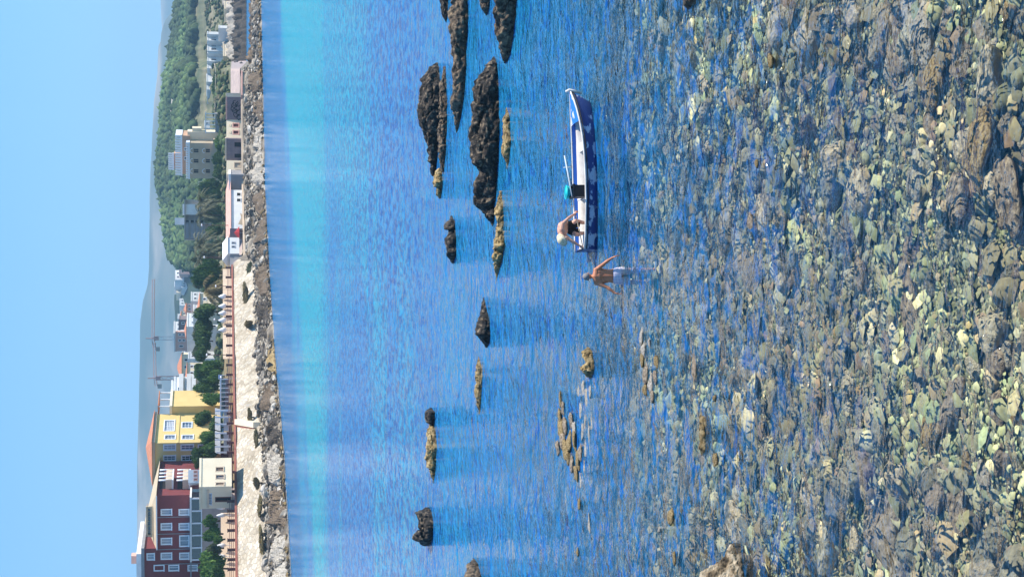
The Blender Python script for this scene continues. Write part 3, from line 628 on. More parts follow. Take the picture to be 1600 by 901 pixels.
land_band('park_lawn', 5, 6, MAT['park_grass'], lambda s: 0.25, pys=p_left)
land_band('town_hillside', 6, 9, MAT['hill_grass'], 1.5, pys=p_left)
land_band('forest_hillside', 7, 9, MAT['hill_grass'], 2.0, pys=p_right)

def mountain(name, prof, D, depth, base=-6, amp=0.1, seed=0):
    pys = np.arange(prof[0][0], prof[-1][0]+1, 6.0); m = 34; V = []
    for py in pys:
        top = zat(ip(py, prof), D)
        for j in range(m):
            t = j/(m-1); Y = D - depth + 2*depth*t; k = 1-abs(2*t-1); k = k*k*(3-2*k)
            x = (450.5-py)/F*D*1.02
            rdg = (noise.ridged_multi_fractal(Vector((x*0.0011+seed, Y*0.0009, 2.0)), 0.9, 2.1, 5, 1, 2)-1.0)*amp*top*(k*(1-k)*4*0.9+0.03)
            V.append((x, Y, base+(top-base)*k + rdg))
    o = link(name, mesh_np(name, V, grid_faces(len(pys), m), True), MAT['far_scrub']); return tag(o, kind='structure')
MAT['far_scrub'] = M('mountain_scrub', (0.05, 0.07, 0.035), (0.14, 0.13, 0.08), 0.0035, 0.95, 0, c3=(0.36, 0.30, 0.22), lo=0.38, hi=0.64, detail=10)
mountain('distant_mountain', [(-420, 252), (-200, 249), (0, 250), (60, 253), (95, 257), (200, 262), (400, 262), (1300, 262)], 6300, 900, seed=9)
mountain('blue_mountain', [(-300, 300), (30, 290), (80, 258), (95, 248), (110, 247), (140, 246.5), (180, 241), (250, 238), (290, 236), (420, 234), (445, 232), (470, 224), (500, 220), (560, 219), (630, 217.5), (700, 215.5), (760, 215), (901, 215), (1300, 212)], 4300, 1100, amp=0.28, seed=3)
MAT['far_scrub'] = M('ridge_wood', (0.018, 0.035, 0.02), (0.04, 0.065, 0.03), 0.05, 0.95, 0, detail=8)
mountain('wooded_ridge', [(370, 300), (395, 276), (430, 273), (470, 272), (500, 274), (525, 282), (560, 300)], 1400, 160, amp=0.1, seed=5)

# ---------------------------------------------------------------- boulders of the rubble shore
shore_meshes = []
shore_mat = M_random('shore_boulder_stone', [(0, (0.055, 0.046, 0.038)), (0.3, (0.13, 0.105, 0.08)), (0.6, (0.24, 0.21, 0.17)), (0.85, (0.40, 0.34, 0.26)), (1, (0.50, 0.46, 0.40))], 2.0, 0.9, 0.1)
for k in range(8):
    c = stone_mesh('shore_boulder', 200+k, 2, 0.75, 0.4); c.materials.append(shore_mat); shore_meshes.append(c)
    for p in c.polygons: p.use_smooth = False
def shore_boulders():
    for i in range(290):
        py = random.uniform(2, 899); k = random.random()
        if py < 100: t, sg = random.uniform(0.1, 0.9), 1
        else: t = random.uniform(0.05, 1.0); sg = 1 if random.random() < 0.9 else 2
        if sg == 2: t *= 0.12 if py > 400 else 0.25
        p = land_pt(py, sg, t); s = random.uniform(0.42, 0.95)*(1.0 if py > 400 else 1.1)
        o = link('shore_boulder', shore_meshes[i % 8]); o.location = p+Vector((0, 0, s*0.25)); o.scale = (s*random.uniform(0.9, 1.6), s, s*random.uniform(0.7, 1.2)); o.rotation_euler = (random.uniform(-.4, .4), random.uniform(-.4, .4), random.uniform(0, 6.28))
        reg = 'below the red hotel' if py > 793 else 'below the cream restaurant' if py > 715 else 'below the ochre building' if py > 640 else 'below the glazed pavilion' if py > 590 else 'below the straw lawn' if py > 480 else 'below the drooping palm' if py > 405 else 'below the long white boathouse' if py > 297 else 'below the beach house with black openings' if py > 217 else 'below the graffiti wall' if py > 105 else 'on the spit of the cove'
        tag(o, 'jagged boulder at the far waterline '+reg, 'boulder', 'boulders along the far shore')
    P, S, C = [], [], []
    pal = [(0.03, 0.026, 0.022), (0.07, 0.06, 0.048), (0.15, 0.13, 0.105), (0.30, 0.26, 0.20), (0.44, 0.40, 0.33), (0.15, 0.11, 0.06)]
    for i in range(8500):
        py = random.uniform(-90, 990)
        if py < 100: t, sg = random.uniform(-0.02, 0.95), 1
        elif py < 404: t = random.uniform(-0.02, 1.0); sg = 1 if random.random() < 0.85 else 2; t = t if sg == 1 else t*0.35
        else: t = random.uniform(-0.02, 1.08); sg = 1
        if i % 11 == 0 and py < 100: sg, t = 4, random.random()
        p = land_pt(py, sg, t); s = random.uniform(0.16, 0.52)*(1.2 if py < 400 else 1)*(1.8 if sg == 4 else 1)
        P.append(tuple(p+Vector((0, 0, s*0.2)))); S.append(s); c = pal[random.randrange(6)]
        if t < 0.15 and sg == 1 and random.random() < 0.6: c = (0.20, 0.14, 0.06) if random.random() < 0.5 else (0.03, 0.026, 0.02)
        if sg == 4: c = (0.06, 0.055, 0.055)
        C.append(np.array(c)*random.uniform(0.8, 1.2))
    o = scatter_mesh('shore_rubble', [stone_mesh('rubble', 300+k, 1, 0.85, 0.5, True) for k in range(6)], P, S, C, M_attr('rubble_stone', 0.9, 1.5), smooth=False)
    tag(o, 'broken rock rubble packed along the far waterline', 'rubble', kind='stuff')
shore_boulders()
# ragged rock outcrops on the spit and behind the cove
def outcrop(name, label, py0, py1, D, h, dep, mat, z0=-0.3, n=90):
    V = []; m = 18; sd_ = random.uniform(0, 300); cx = xof((py0+py1)/2, D)
    for i in range(n):
        py = py0+(py1-py0)*i/(n-1); x = xof(py, D); e = min(1, 8*min(i, n-1-i)/(n-1))
        for j in range(m):
            t = j/(m-1); q = Vector((x*0.3+sd_, (D+dep*t)*0.3, 0)); k = math.sin(math.pi*t)**0.6
            hh = h*e*k*(0.5+0.5*noise.noise(q*0.4+Vector((9, 9, 9))) + 0.55*(noise.ridged_multi_fractal(q, 0.8, 2.1, 5, 1, 2)-0.9))
            V.append((x-cx+0.4*noise.noise(q*3), dep*t+0.5*noise.noise(q*2+Vector((3, 3, 3))), max(hh, 0)+z0))
    o = link(name, mesh_np(name, V, grid_faces(n, m)), MAT[mat], loc=(cx, D, 0)); tag(o, label, 'rock'); return o
outcrop('rock_spit', 'dark jagged rock spit closing off the small cove on the far shore', -60, 112, 356, 3.4, 12, 'rock_brown')
outcrop('rock_cliff', 'low black cliff on the landward side of the small cove', -60, 112, 556, 5.6, 30, 'rock_dark')
outcrop('rock_terrace', 'grey rock shelf above the low black cliff of the cove', -60, 108, 590, 4.4, 34, 'rock_pale', 3.2)
def ledge(label, py0, py1, off, h, dep, mat, n=110):
    V = []; m = 20; sd_ = random.uniform(0, 300); c = land_pt((py0+py1)/2, 1, 0.1); c.z = 0
    for i in range(n):
        py = py0+(py1-py0)*i/(n-1); e = min(1, 6*min(i, n-1-i)/(n-1)); d0 = shore_d(py)+off
        for j in range(m):
            t = j/(m-1); y = d0+dep*t; x = xof(py, y); q = Vector((x*0.35+sd_, y*0.5, 0)); k = math.sin(math.pi*min(1, t*1.05))**0.45
            cell = noise.noise(noise.voronoi(q*1.3)[1][0]*7.3)
            hh = h*e*k*(0.55+0.75*noise.noise(q*0.5+Vector((9, 9, 9)))+0.6*cell+0.25*noise.noise(q*3))
            V.append((x-c.x+0.3*noise.noise(q*3), y-c.y+0.5*noise.noise(q*2+Vector((3, 3, 3))), max(hh, -0.1)+dep*t*0.09))
    o = link('shore_ledge', mesh_np('shore_ledge', V, grid_faces(n, m)), MAT[mat], loc=c); tag(o, label, 'rock', 'broken rock ledges along the far shore'); return o
for a_, b_, of_, h_, dp_, mt_, lb_ in (
  (408, 470, 0.5, 2.0, 10, 'rock_brown', 'brown rock ledge at the waterline below the drooping palm'),
  (462, 535, 2.0, 2.2, 9, 'rock_dark', 'dark rock ledge at the waterline below the brown scrub mound'),
  (535, 585, -0.5, 1.4, 7, 'rock_tan', 'ochre rock ledge at the waterline left of the dark one below the scrub'),
  (590, 650, 1.5, 2.1, 9, 'rock_brown', 'broken rock ledge round the dark drain mouth'),
  (648, 705, 0.0, 2.0, 10, 'rock_dark', 'dark rock ledge below the short stone buttress'),
  (700, 765, 1.0, 2.0, 9, 'rock_pale', 'pale rock ledge at the waterline below the cream restaurant'),
  (760, 830, 0.0, 2.4, 10, 'rock_brown', 'brown rock ledge at the waterline below the right end of the red hotel'),
  (825, 925, 0.5, 2.2, 9, 'rock_pale', 'pale broken ledge at the left picture edge below the red hotel'),
  (290, 410, 0.0, 2.0, 9, 'rock_brown', 'brown rock ledge below the long white boathouse'),
  (190, 300, 0.0, 2.2, 9, 'rock_pale', 'grey rock ledge below the beach building with two black openings'),
  (105, 195, 0.0, 2.2, 9, 'rock_brown', 'brown rock ledge below the graffiti building and the quay wall')):
    ledge(lb_, a_, b_, of_, h_, dp_, mt_)
# surf
def surf():
    V, Fc = [], []
    for py in np.arange(560, 930, 1.2):
        if noise.noise((py*0.035, 3, 3)) < -0.12: continue
        for s in range(4):
            d = shore_d(py)-random.uniform(0.4, 2.6); x = xof(py+random.uniform(-.6, .6), d); w = random.uniform(0.15, 0.5); h = random.uniform(0.1, 0.35); n = len(V)
            V += [(x-w, d, 0.012), (x, d-h, 0.03), (x+w, d, 0.012), (x, d+h, 0.02)]; Fc.append((n, n+1, n+2, n+3))
    tag(link('surf_foam', mesh_np('surf_foam', V, np.array(Fc)), M('foam', (0.85, 0.87, 0.88), (0.8, 0.82, 0.84), 2, 0.8)), 'thin white surf washing against the far rocks', 'surf', kind='stuff')
surf()

# ================================================================== VEGETATION
def crown_mesh(name, blobs, n, size, seed=1, surf=0.55, core=True):
    rg = np.random.default_rng(seed); w = np.array([b[3]*b[4]*b[5] for b in blobs])**0.7; w /= w.sum()
    k = rg.choice(len(blobs), n, p=w); B = np.array(blobs)
    d = rg.normal(size=(n, 3)); d /= np.linalg.norm(d, axis=1)[:, None]; r = rg.uniform(surf, 1.05, n)**0.7
    wob = 1+0.16*np.sin(d[:, 0]*7+k*2.1)*np.cos(d[:, 2]*6+k)+0.1*np.sin(d[:, 1]*13+k)
    P = B[k, :3]+d*B[k, 3:]*(r*wob)[:, None]
    a = rg.normal(size=(n, 3)); a += d*0.8; a /= np.linalg.norm(a, axis=1)[:, None]; u = np.cross(a, rg.normal(size=(n, 3))); u /= np.linalg.norm(u, axis=1)[:, None]; v = np.cross(a, u)
    s = (size*rg.uniform(0.6, 1.4, n))[:, None]
    V = np.stack([P-u*s, P-v*s*0.6, P+u*s, P+v*s*0.6], 1).reshape(-1, 3)
    Fc = np.arange(4*n).reshape(n, 4)
    if core:      # twiggy inner mass so that the crown is not see-through everywhere
        mb = MB()
        for b in blobs: mb.ell(b[:3], (b[3]*0.72, b[4]*0.72, b[5]*0.72), None, 8, 5)
        V = np.concatenate([V, np.array(mb.v)]); Fc = np.concatenate([Fc, np.array(mb.f)+4*n])
    return mesh_np(name, V, Fc)
def rb(seed, n=7, w=1.0, h=1.0):
    r = random.Random(seed); L = [(0, 0, 0.55*h, 0.5*w, 0.5*w, 0.40*h)]
    for i in range(n):
        a = i*6.283/n+r.uniform(-.4, .4); q = r.uniform(0.35, 0.6)*w; L.append((q*math.cos(a), q*math.sin(a), h*r.uniform(0.32, 0.80), w*r.uniform(.25, .42), w*r.uniform(.25, .42), h*r.uniform(.18, .30)))
    return L
CROWN = [crown_mesh('crown', rb(s), 2600, 0.075, s) for s in range(4)]
def tree(name, label, py0, py1, px_top, px_bot, D, mat='leaf', group=None, trunk=0.12, cat='tree', zb=None, k=None):
    """crown spans py0..py1 across and px_top..px_bot in height at distance D"""
    a, b = at(px_bot, py1, D), at(px_top, py0, D); w = abs(b.x-a.x)/2; h = b.z-a.z; base = a.z if zb is None else zb
    r = empty(name, ((a.x+b.x)/2, D, base), random.uniform(0, 6.28), label=label, cat=cat, group=group)
    me = CROWN[(k if k is not None else random.randrange(4))].copy(); me.materials.clear(); me.materials.append(MAT[mat])
    c = link('crown', me, None, r); lift = max(0, a.z-base); g = 1.5 if mat == 'leaf' and px_top < 330 else 1.25; c.scale = (w*g, w*(1.0 if cat != 'scrub' else 0.3), h*(1.25 if cat != 'scrub' else 0.95)); c.location = (0, 0, lift-h*0.14)
    t = MB(); hh = lift+h*0.6; rr = max(0.12, 0.035*h)*1.2
    t.tube([(0, 0, -0.4), (0.05*w, 0, hh*0.5), (-0.04*w, 0.03*w, hh)], [rr, rr*0.8, rr*0.5], 8)
    for q in range(4):
        an = q*1.6+0.5; t.tube([(0, 0, hh*0.55), (math.cos(an)*w*0.35, math.sin(an)*w*0.3, hh*0.85), (math.cos(an)*w*0.6, math.sin(an)*w*0.5, hh*1.05)], [rr*0.5, rr*0.35, rr*0.15], 6)
    t.build('trunk', MAT['bark'], r, True); return r
def palm(label, py, px_top, px_bot, D, w=1.9, droop=0.6, name='palm_tree', hang=False):
    p = at(px_bot, py, D); top = at(px_top, py, D); h = top.z-p.z-w*0.45
    r = empty(name, p, random.uniform(0, 6), label=label, cat='palm tree')
    MB().tube([(0, 0, -0.3), (0.06, 0.04, h*0.4), (-0.05, 0.02, h*0.8), (0, 0, h)], [0.26, 0.2, 0.18, 0.26], 8).build('trunk', MAT['palm_bark'], r, True)
    V, Fc = [], []; rs = random.Random(int(py))
    for i in range(40):
        a = rs.uniform(0, 6.28); el = rs.uniform(-0.9, 1.15) if not hang else rs.uniform(-1.5, 0.7); L = w*rs.uniform(0.8, 1.15)
        for sgm in range(7):
            t0, t1 = sgm/7, (sgm+1)/7
            def pt(t): e = el-droop*1.5*t*t*2; return Vector((math.cos(a)*L*t*math.cos(el*0.7), math.sin(a)*L*t*math.cos(el*0.7), h + L*(math.sin(el)*t - droop*t*t)))
            P0, P1 = pt(t0), pt(t1); side = Vector((-math.sin(a), math.cos(a), 0))
            for sg in (-1, 1):
                for q in range(2):
                    c = P0.lerp(P1, q/2); tip = c + side*sg*L*0.26*(1-t0*0.5) + (P1-P0)*1.2 - Vector((0, 0, 0.12*L)); n = len(V)
                    V += [tuple(c), tuple(c.lerp(P1, 0.55)), tuple(tip)]; Fc.append((n, n+1, n+2))
    link('frond_crown', mesh_np('frond_crown', V, np.array(Fc)), MAT['leaf_palm' if not hang else 'leaf_dry'], r)
    return r
# forest on the hill: one mass
def forest():
    protos = [stone_mesh('tree_clump', 400+k, 1, 1.15, 0.7) for k in range(8)]
    P, S, C = [], [], []
    for i in range(11000):
        py = random.uniform(-200, 418); seg = 7 if random.random() < 0.93 else 8; t = random.random()
        if seg == 8: t *= 0.25
        p = land_pt(py, seg, t)
        if py < 250 and seg == 7:
            lim = 0.25 + 0.12*noise.noise((py*0.03, 0, 0))
            if t < lim: continue
        if seg == 7 and 130 < py < 212 and abs(t-0.72) < 0.05: continue
        s = random.uniform(1.3, 3.3); P.append(tuple(p+Vector((0, 0, s*0.5)))); S.append(s)
        k = 0.8+0.9*noise.noise((p.x*0.02, p.y*0.02, 7)); c = np.array([(0.055, 0.10, 0.032), (0.095, 0.145, 0.045), (0.06, 0.105, 0.04)][random.randrange(3)])*max(0.5, k); C.append(c)
    o = scatter_mesh('pine_forest', protos, P, S, C, M_attr('pine_canopy', 0.9, 0.35, amp=(0.5, 1.5)), 0.2, False)
    tag(o, 'pine and oak wood covering the hill behind the villa', 'forest', kind='stuff')
    P, S, C = [], [], []
    for i in range(2600):
        py = random.uniform(-200, 640); sg = random.choice((5, 6, 6)); t = random.random()
        if py > 404: sg, t = (6, random.random()) if random.random() < 0.3 else (7, random.random()*0.8)
        p = land_pt(py, sg, t)
        if p.y < 480 and py < 404 and random.random() < 0.5: continue
        s = random.uniform(0.7, 1.7)*(1.0 if sg < 7 else 1.6); P.append(tuple(p+Vector((0, 0, s*0.3)))); S.append(s); C.append(np.array([(0.06, 0.09, 0.03), (0.09, 0.10, 0.04), (0.14, 0.12, 0.06), (0.035, 0.06, 0.025)][random.randrange(4)])*random.uniform(0.8, 1.2))
    o = scatter_mesh('hillside_scrub', [stone_mesh('bush', 420+k, 1, 0.8, 0.5) for k in range(5)], P, S, C, M_attr('scrub_canopy', 0.9, 0.8, amp=(0.5, 1.4)), 0.2, False)
    tag(o, 'low maquis scrub dotted over the lower hillside', 'scrub', kind='stuff')
forest()
# pale road on the wooded hill and the track over the lower slope
def road(name, pts, w):
    V = []
    for py, seg, t in pts:
        p = land_pt(py, seg, t); q = land_pt(py, seg, t+w)
        V += [(p.x, p.y, p.z+1.2), (q.x, q.y, q.z+1.2)]
    n = len(pts); tag(link(name, mesh_np(name, V, [(2*i, 2*i+2, 2*i+3, 2*i+1) for i in range(n-1)]), MAT['path']), kind='structure')
road('hill_road', [(py, 7, 0.68+0.0006*(py-120)) for py in range(132, 214, 6)], 0.075)
road('slope_track', [(py, 6, 0.45+0.0015*(py-100)) for py in range(60, 200, 8)], 0.05)

# ================================================================== BUILDINGS
class Bld:
    def __init__(s, name, label, pyL, pyR, pxT, pxB, D, depth, yaw=0.0, cat='building', group=None):
        s.O = at(pxB, pyL, D); yaw = math.radians(yaw); s.ux = Vector((math.cos(yaw), -math.sin(yaw), 0)); s.un = Vector((math.sin(yaw), math.cos(yaw), 0))
        s.root = empty(name, s.O, -yaw, label=label, cat=cat, group=group); s.dep = depth
        s.W = s.loc(pxB, pyR)[0]; s.Hh = s.loc(pxT, pyL)[1]
    def _hit(s, px, py, P, n):
        d = Vector(ray(px, py)); C = Vector((0, 0, H)); t = (P-C).dot(n)/d.dot(n); return C+d*t-s.O
    def loc(s, px, py, off=0.0):
        q = s._hit(px, py, s.O+s.un*off, s.un); return q.dot(s.ux), q.z
    def locR(s, px, py):
        q = s._hit(px, py, s.O+s.ux*s.W, s.ux); return q.dot(s.un), q.z
    def tf(s, face, W=None):
        W = s.W if W is None else W
        return (lambda a, n, z: (a, n, z)) if face == 'f' else (lambda a, n, z: (W-n, a, z))
    def walls(s, mat, holes=(), holesR=(), x0=0, x1=None, y0=0, y1=None, z0=0, z1=None, name='wall', top=True, rev=0.25, basez=None):
        """box shell with real openings in the front (and right) face"""
        x1 = s.W if x1 is None else x1; y1 = s.dep if y1 is None else y1; z1 = s.Hh if z1 is None else z1
        mb = MB(); z0b = z0 if basez is None else basez
        def face(A0, A1, hs, P):
            hs = [h for h in hs if h[0] > A0+0.02 and h[1] < A1-0.02 and h[3] < z1-0.02]
            xs = sorted({A0, A1, *[h[0] for h in hs], *[h[1] for h in hs]}); zs = sorted({z0b, z1, *[max(z0b, h[2]) for h in hs], *[h[3] for h in hs]})
            for a, b in zip(xs[:-1], xs[1:]):
                for c, d in zip(zs[:-1], zs[1:]):
                    mx, mz = (a+b)/2, (c+d)/2
                    if any(h[0] < mx < h[1] and h[2] < mz < h[3] for h in hs): continue
                    mb.poly([P(a, 0, c), P(b, 0, c), P(b, 0, d), P(a, 0, d)])
            for h in hs:
                a, b, c, d = h[0], h[1], max(z0b, h[2]), h[3]
                for (p, q) in (((a, c), (b, c)), ((b, c), (b, d)), ((b, d), (a, d)), ((a, d), (a, c))):
                    mb.poly([P(p[0], 0, p[1]), P(p[0], rev, p[1]), P(q[0], rev, q[1]), P(q[0], 0, q[1])])
                mb.poly([P(a, rev, c), P(b, rev, c), P(b, rev, d), P(a, rev, d)])
        face(x0, x1, holes, lambda a, n, z: (a, y0+n, z)); face(y0, y1, holesR, lambda a, n, z: (x1-n, a, z))
        mb.poly([(x0, y0, z0b), (x0, y0, z1), (x0, y1, z1), (x0, y1, z0b)]); mb.poly([(x0, y1, z0b), (x0, y1, z1), (x1, y1, z1), (x1, y1, z0b)])
        if top: mb.poly([(x0, y0, z1), (x1, y0, z1), (x1, y1, z1), (x0, y1, z1)])
        return mb.build(name, MAT[mat], s.root)
    def rects(s, L, face='f', off=0.0):
        out = []
        for (pa, pb, ya, yb) in L:     # px top, px bottom, py right (small), py left (large)
            f = (lambda px, py: s.loc(px, py, off)) if face == 'f' else s.locR
            A, B = f(pa, yb), f(pb, ya); out.append((min(A[0], B[0]), max(A[0], B[0]), B[1], A[1]))
        return out
    def window(s, r, face='f', frame='white_paint', pane='glass', fw=0.16, mull=1, tr=0, name='window', y0=0.0, proud=0.04, W=None, rec=0.22, label=None):
        P0 = s.tf(face, W); P = lambda a, n, z: P0(a, n+y0 if face == 'f' else n, z)
        a, b, c, d = r; mb = MB()
        def bar(a0, a1, c0, c1, n0=-proud, n1=rec-0.03):
            p, q = P(a0, n0, c0), P(a1, n1, c1); mb.box(min(p[0], q[0]), max(p[0], q[0]), min(p[1], q[1]), max(p[1], q[1]), min(p[2], q[2]), max(p[2], q[2]))
        bar(a-fw*0.5, a+fw*0.5, c, d); bar(b-fw*0.5, b+fw*0.5, c, d); bar(a-fw*0.5, b+fw*0.5, d-fw*0.4, d+fw*0.5); bar(a-fw*0.7, b+fw*0.7, c-fw*0.6, c+fw*0.3, -proud-0.06)
        for k in range(mull): m = a+(b-a)*(k+1)/(mull+1); bar(m-0.04, m+0.04, c, d, rec-0.10, rec-0.03)
        for k in range(tr): m = c+(d-c)*(k+1)/(tr+1); bar(a, b, m-0.03, m+0.03, rec-0.09, rec-0.03)
        w = mb.build(name, MAT[frame], s.root)
        if label: w['label'] = label
        g = MB(); p, q = P(a, rec-0.02, c), P(b, rec-0.005, d); g.box(min(p[0], q[0]), max(p[0], q[0]), min(p[1], q[1]), max(p[1], q[1]), c, d); g.build('pane', MAT[pane], w)
        return w
    def box(s, name, x0, x1, y0, y1, z0, z1, mat): return MB().box(x0, x1, y0, y1, z0, z1).build(name, MAT[mat], s.root)
    def hip(s, name, x0, x1, y0, y1, z0, z1, mat, ov=0.4, hx=None, ridge_x=None):
        x0 -= ov; x1 += ov; y0 -= ov; y1 += ov; hx = (y1-y0)/2 if hx is None else hx; ym = (y0+y1)/2; mb = MB(); a, b = (x0+hx, x1-hx) if ridge_x is None else ridge_x
        if a > b: a = b = (x0+x1)/2
        c = [(x0, y0, z0), (x1, y0, z0), (x1, y1, z0), (x0, y1, z0)]; r0, r1 = (a, ym, z1), (b, ym, z1)
        mb.poly([c[0], c[1], r1, r0]); mb.poly([c[1], c[2], r1]); mb.poly([c[2], c[3], r0, r1]); mb.poly([c[3], c[0], r0]); mb.poly([c[3], c[2], c[1], c[0]])
        return mb.build(name, MAT[mat], s.root)

# ---------------- dark red hotel
def red_hotel():
    b = Bld('red_hotel', 'large oxblood-red hotel block with pale framed windows and a beige hipped roof', 960, 771, 245, 358, 262, 26, 13, 'hotel')
    wr = [(252, 268, 795, 804), (252, 268, 817, 827), (252, 268, 840, 850), (252, 268, 863, 873), (280, 295, 795, 804), (280, 295, 817, 827), (281, 295, 836, 853), (281, 295, 863, 873), (241, 256, 882, 891), (264, 279, 882, 891), (294, 308, 882, 891), (252, 268, 905, 914), (280, 295, 905, 914), (230, 241, 864, 874), (230, 241, 905, 914)]
    R = b.rects(wr)
    zc = b.loc(245, 771)[1]; xt = b.loc(245, 856)[0]; zt = b.loc(226, 900)[1]
    b.walls('red_wall', [r for r in R[:12] + [R[12]]], x0=0, x1=b.W, z1=zc, top=True)
    b.walls('red_wall', [R[13], R[14]], x0=0, x1=xt, z0=zc+0.01, z1=zt, basez=zc+0.01, name='upper_wall')
    for i, r in enumerate(R): b.window(r, pane='shutter' if i not in (6, 8, 9) else 'glass', mull=1, fw=0.2)
    for px in (806, 832, 856, 879):
        x = b.loc(300, px)[0]; MB().tube([(x, -0.12, -1), (x, -0.12, zc-0.1)], 0.06, 6).build('drainpipe', MAT['grey'], b.root)
    b.box('eaves_board', xt, b.W+0.2, -0.75, -0.6, zc-0.05, zc+0.12, 'white_paint'); b.box('plinth_band', 0, b.W+0.05, -0.08, -0.01, b.loc(299, 820)[1], b.loc(298, 820)[1]+0.1, 'grey')
    # roofs
    b.hip('roof', xt+0.6, b.W, 0, 20, zc+0.05, b.loc(221, 800)[1], 'roof_beige', 0.7, 9, ridge_x=(xt+0.65, b.W-8.5))
    b.box('cornice', 0, xt+0.25, -0.4, 20, zt, zt+0.5, 'grey'); b.box('roof_terrace_wall', 0, xt-1.5, 1.5, 16, zt+0.52, b.loc(213, 870, 1.5)[1], 'white')
    c = b.loc(208, 874, 4); b.box('chimney', c[0]-0.7, c[0]+0.7, 4, 5.4, b.loc(216, 874)[1]-1, c[1]+0.3, 'pink')
    d = b.rects([(229, 235, 800, 845)])[0]; b.window((d[0], d[1], d[2], d[3]), frame='roof_beige', pane='glass_dark', mull=5, y0=2.3, fw=0.3, name='dormer_window', rec=0.4)
    # right (sunlit) flank with loggias
    W = b.W
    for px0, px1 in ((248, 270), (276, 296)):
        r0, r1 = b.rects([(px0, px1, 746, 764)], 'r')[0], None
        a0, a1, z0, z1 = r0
        b.box('balcony_floor', W+0.02, W+1.6, a0, a1, z0-0.25, z0, 'white'); mb = MB()
        mb.box(W+1.5, W+1.62, a0, a1, z0, z0+1.0).box(W+0.02, W+1.5, a0, a0+0.12, z0, z0+1.0)
        mb.build('balcony_parapet', MAT['peach'], b.root)
        for k in range(4):
            y = a0+0.2+(a1-a0-0.4)*k/3; MB().tube([(W+1.5, y, z0), (W+1.5, y, z1)], 0.16, 8).build('column', MAT['white_paint'], b.root, True)
        b.box('loggia_shade', W+0.01, W+0.03, a0+0.2, a1-0.2, z0+0.1, z1-0.1, 'dark')  # flat dark panel stands in for the shade inside the loggia
    # glazed veranda along the front
    v = b.rects([(297, 316, 778, 874)], off=-4.5)[0]; x0, x1, z0, z1 = v; n = 5
    b.box('veranda_glazing', x0, x1, -4.4, -0.1, z0, z1-0.3, 'glass_dark')
    b.box('veranda_roof', x0-0.3, x1+0.3, -4.7, -0.05, z1-0.28, z1, 'white'); b.box('veranda_base', x0, x1, -4.45, -0.1, -1, z0-0.02, 'paving')
    for k in range(n+1): x = x0+(x1-x0)*k/n; b.box('veranda_post', x-0.12, x+0.12, -4.6, -4.42, z0, z1-0.3, 'white_paint')
    b.box('veranda_rail', x0, x1, -4.58, -4.43, z0+0.02, z0+0.2, 'white_paint')
red_hotel()
# ---------------- ochre building
def ochre():
    b = Bld('ochre_building', 'ochre-yellow three-storey building with white framed windows and red hipped roof', 750, 690, 243, 345, 275, 17, 20, 'building')
    wr = [(256, 274, 694, 703), (256, 274, 711, 720), (256, 274, 727, 737), (283, 302, 694, 703), (284, 302, 711, 720), (284, 302, 727, 737), (310, 330, 694, 703), (267, 289, 743, 746)]
    R = b.rects(wr); rr = b.rects([(256, 273, 656, 673), (257, 274, 679, 686), (284, 302, 679, 686), (284, 300, 659, 668)], 'r')
    b.dep = b.locR(300, 646)[0]
    b.walls('yellow_wall', R, rr)
    for i, r in enumerate(R): b.window(r, pane='shutter' if i in (0, 2, 5) else ('glass_dark' if i in (4, 7) else 'glass'), mull=1, tr=2, fw=0.22)
    for i, r in enumerate(rr): b.window(r, 'r', pane='shutter' if i in (0,) else 'glass', mull=1, tr=2 if i else 5, fw=0.2)
    z = b.Hh; b.box('cornice', -0.35, b.W+0.35, -0.35, b.dep+0.3, z+0.01, z+0.5, 'castle')
    z2 = b.loc(278, 720)[1]; b.box('string_course', -0.1, b.W+0.1, -0.12, b.dep, z2-0.15, z2+0.15, 'yellow_wall')
    b.hip('roof', 0, b.W, 0, b.dep, z+0.52, b.loc(225, 710)[1], 'roof_tile', 0.7, 4.5)
    # lower wing to the right
    zz = b.loc(266, 690)[1]; y0 = b.dep+0.02
    MB().box(b.W-9, b.W+1.5, y0, y0+7, 0, zz).build('wing', MAT['yellow_wall'], b.root)
    MB().box(b.W-9.2, b.W+1.7, y0-0.2, y0+7.2, zz+0.01, zz+0.45).build('wing_parapet', MAT['cream'], b.root)
    for k in range(3): b.box('terrace_post', b.W+1.2, b.W+1.4, y0+0.4+k*3, y0+0.6+k*3, zz+0.46, zz+2.4, 'white_paint')
    b.box('terrace_awning', b.W-1.5, b.W+1.6, y0+0.2, y0+6.8, zz+2.41, zz+2.55, 'roof_tile')
ochre()
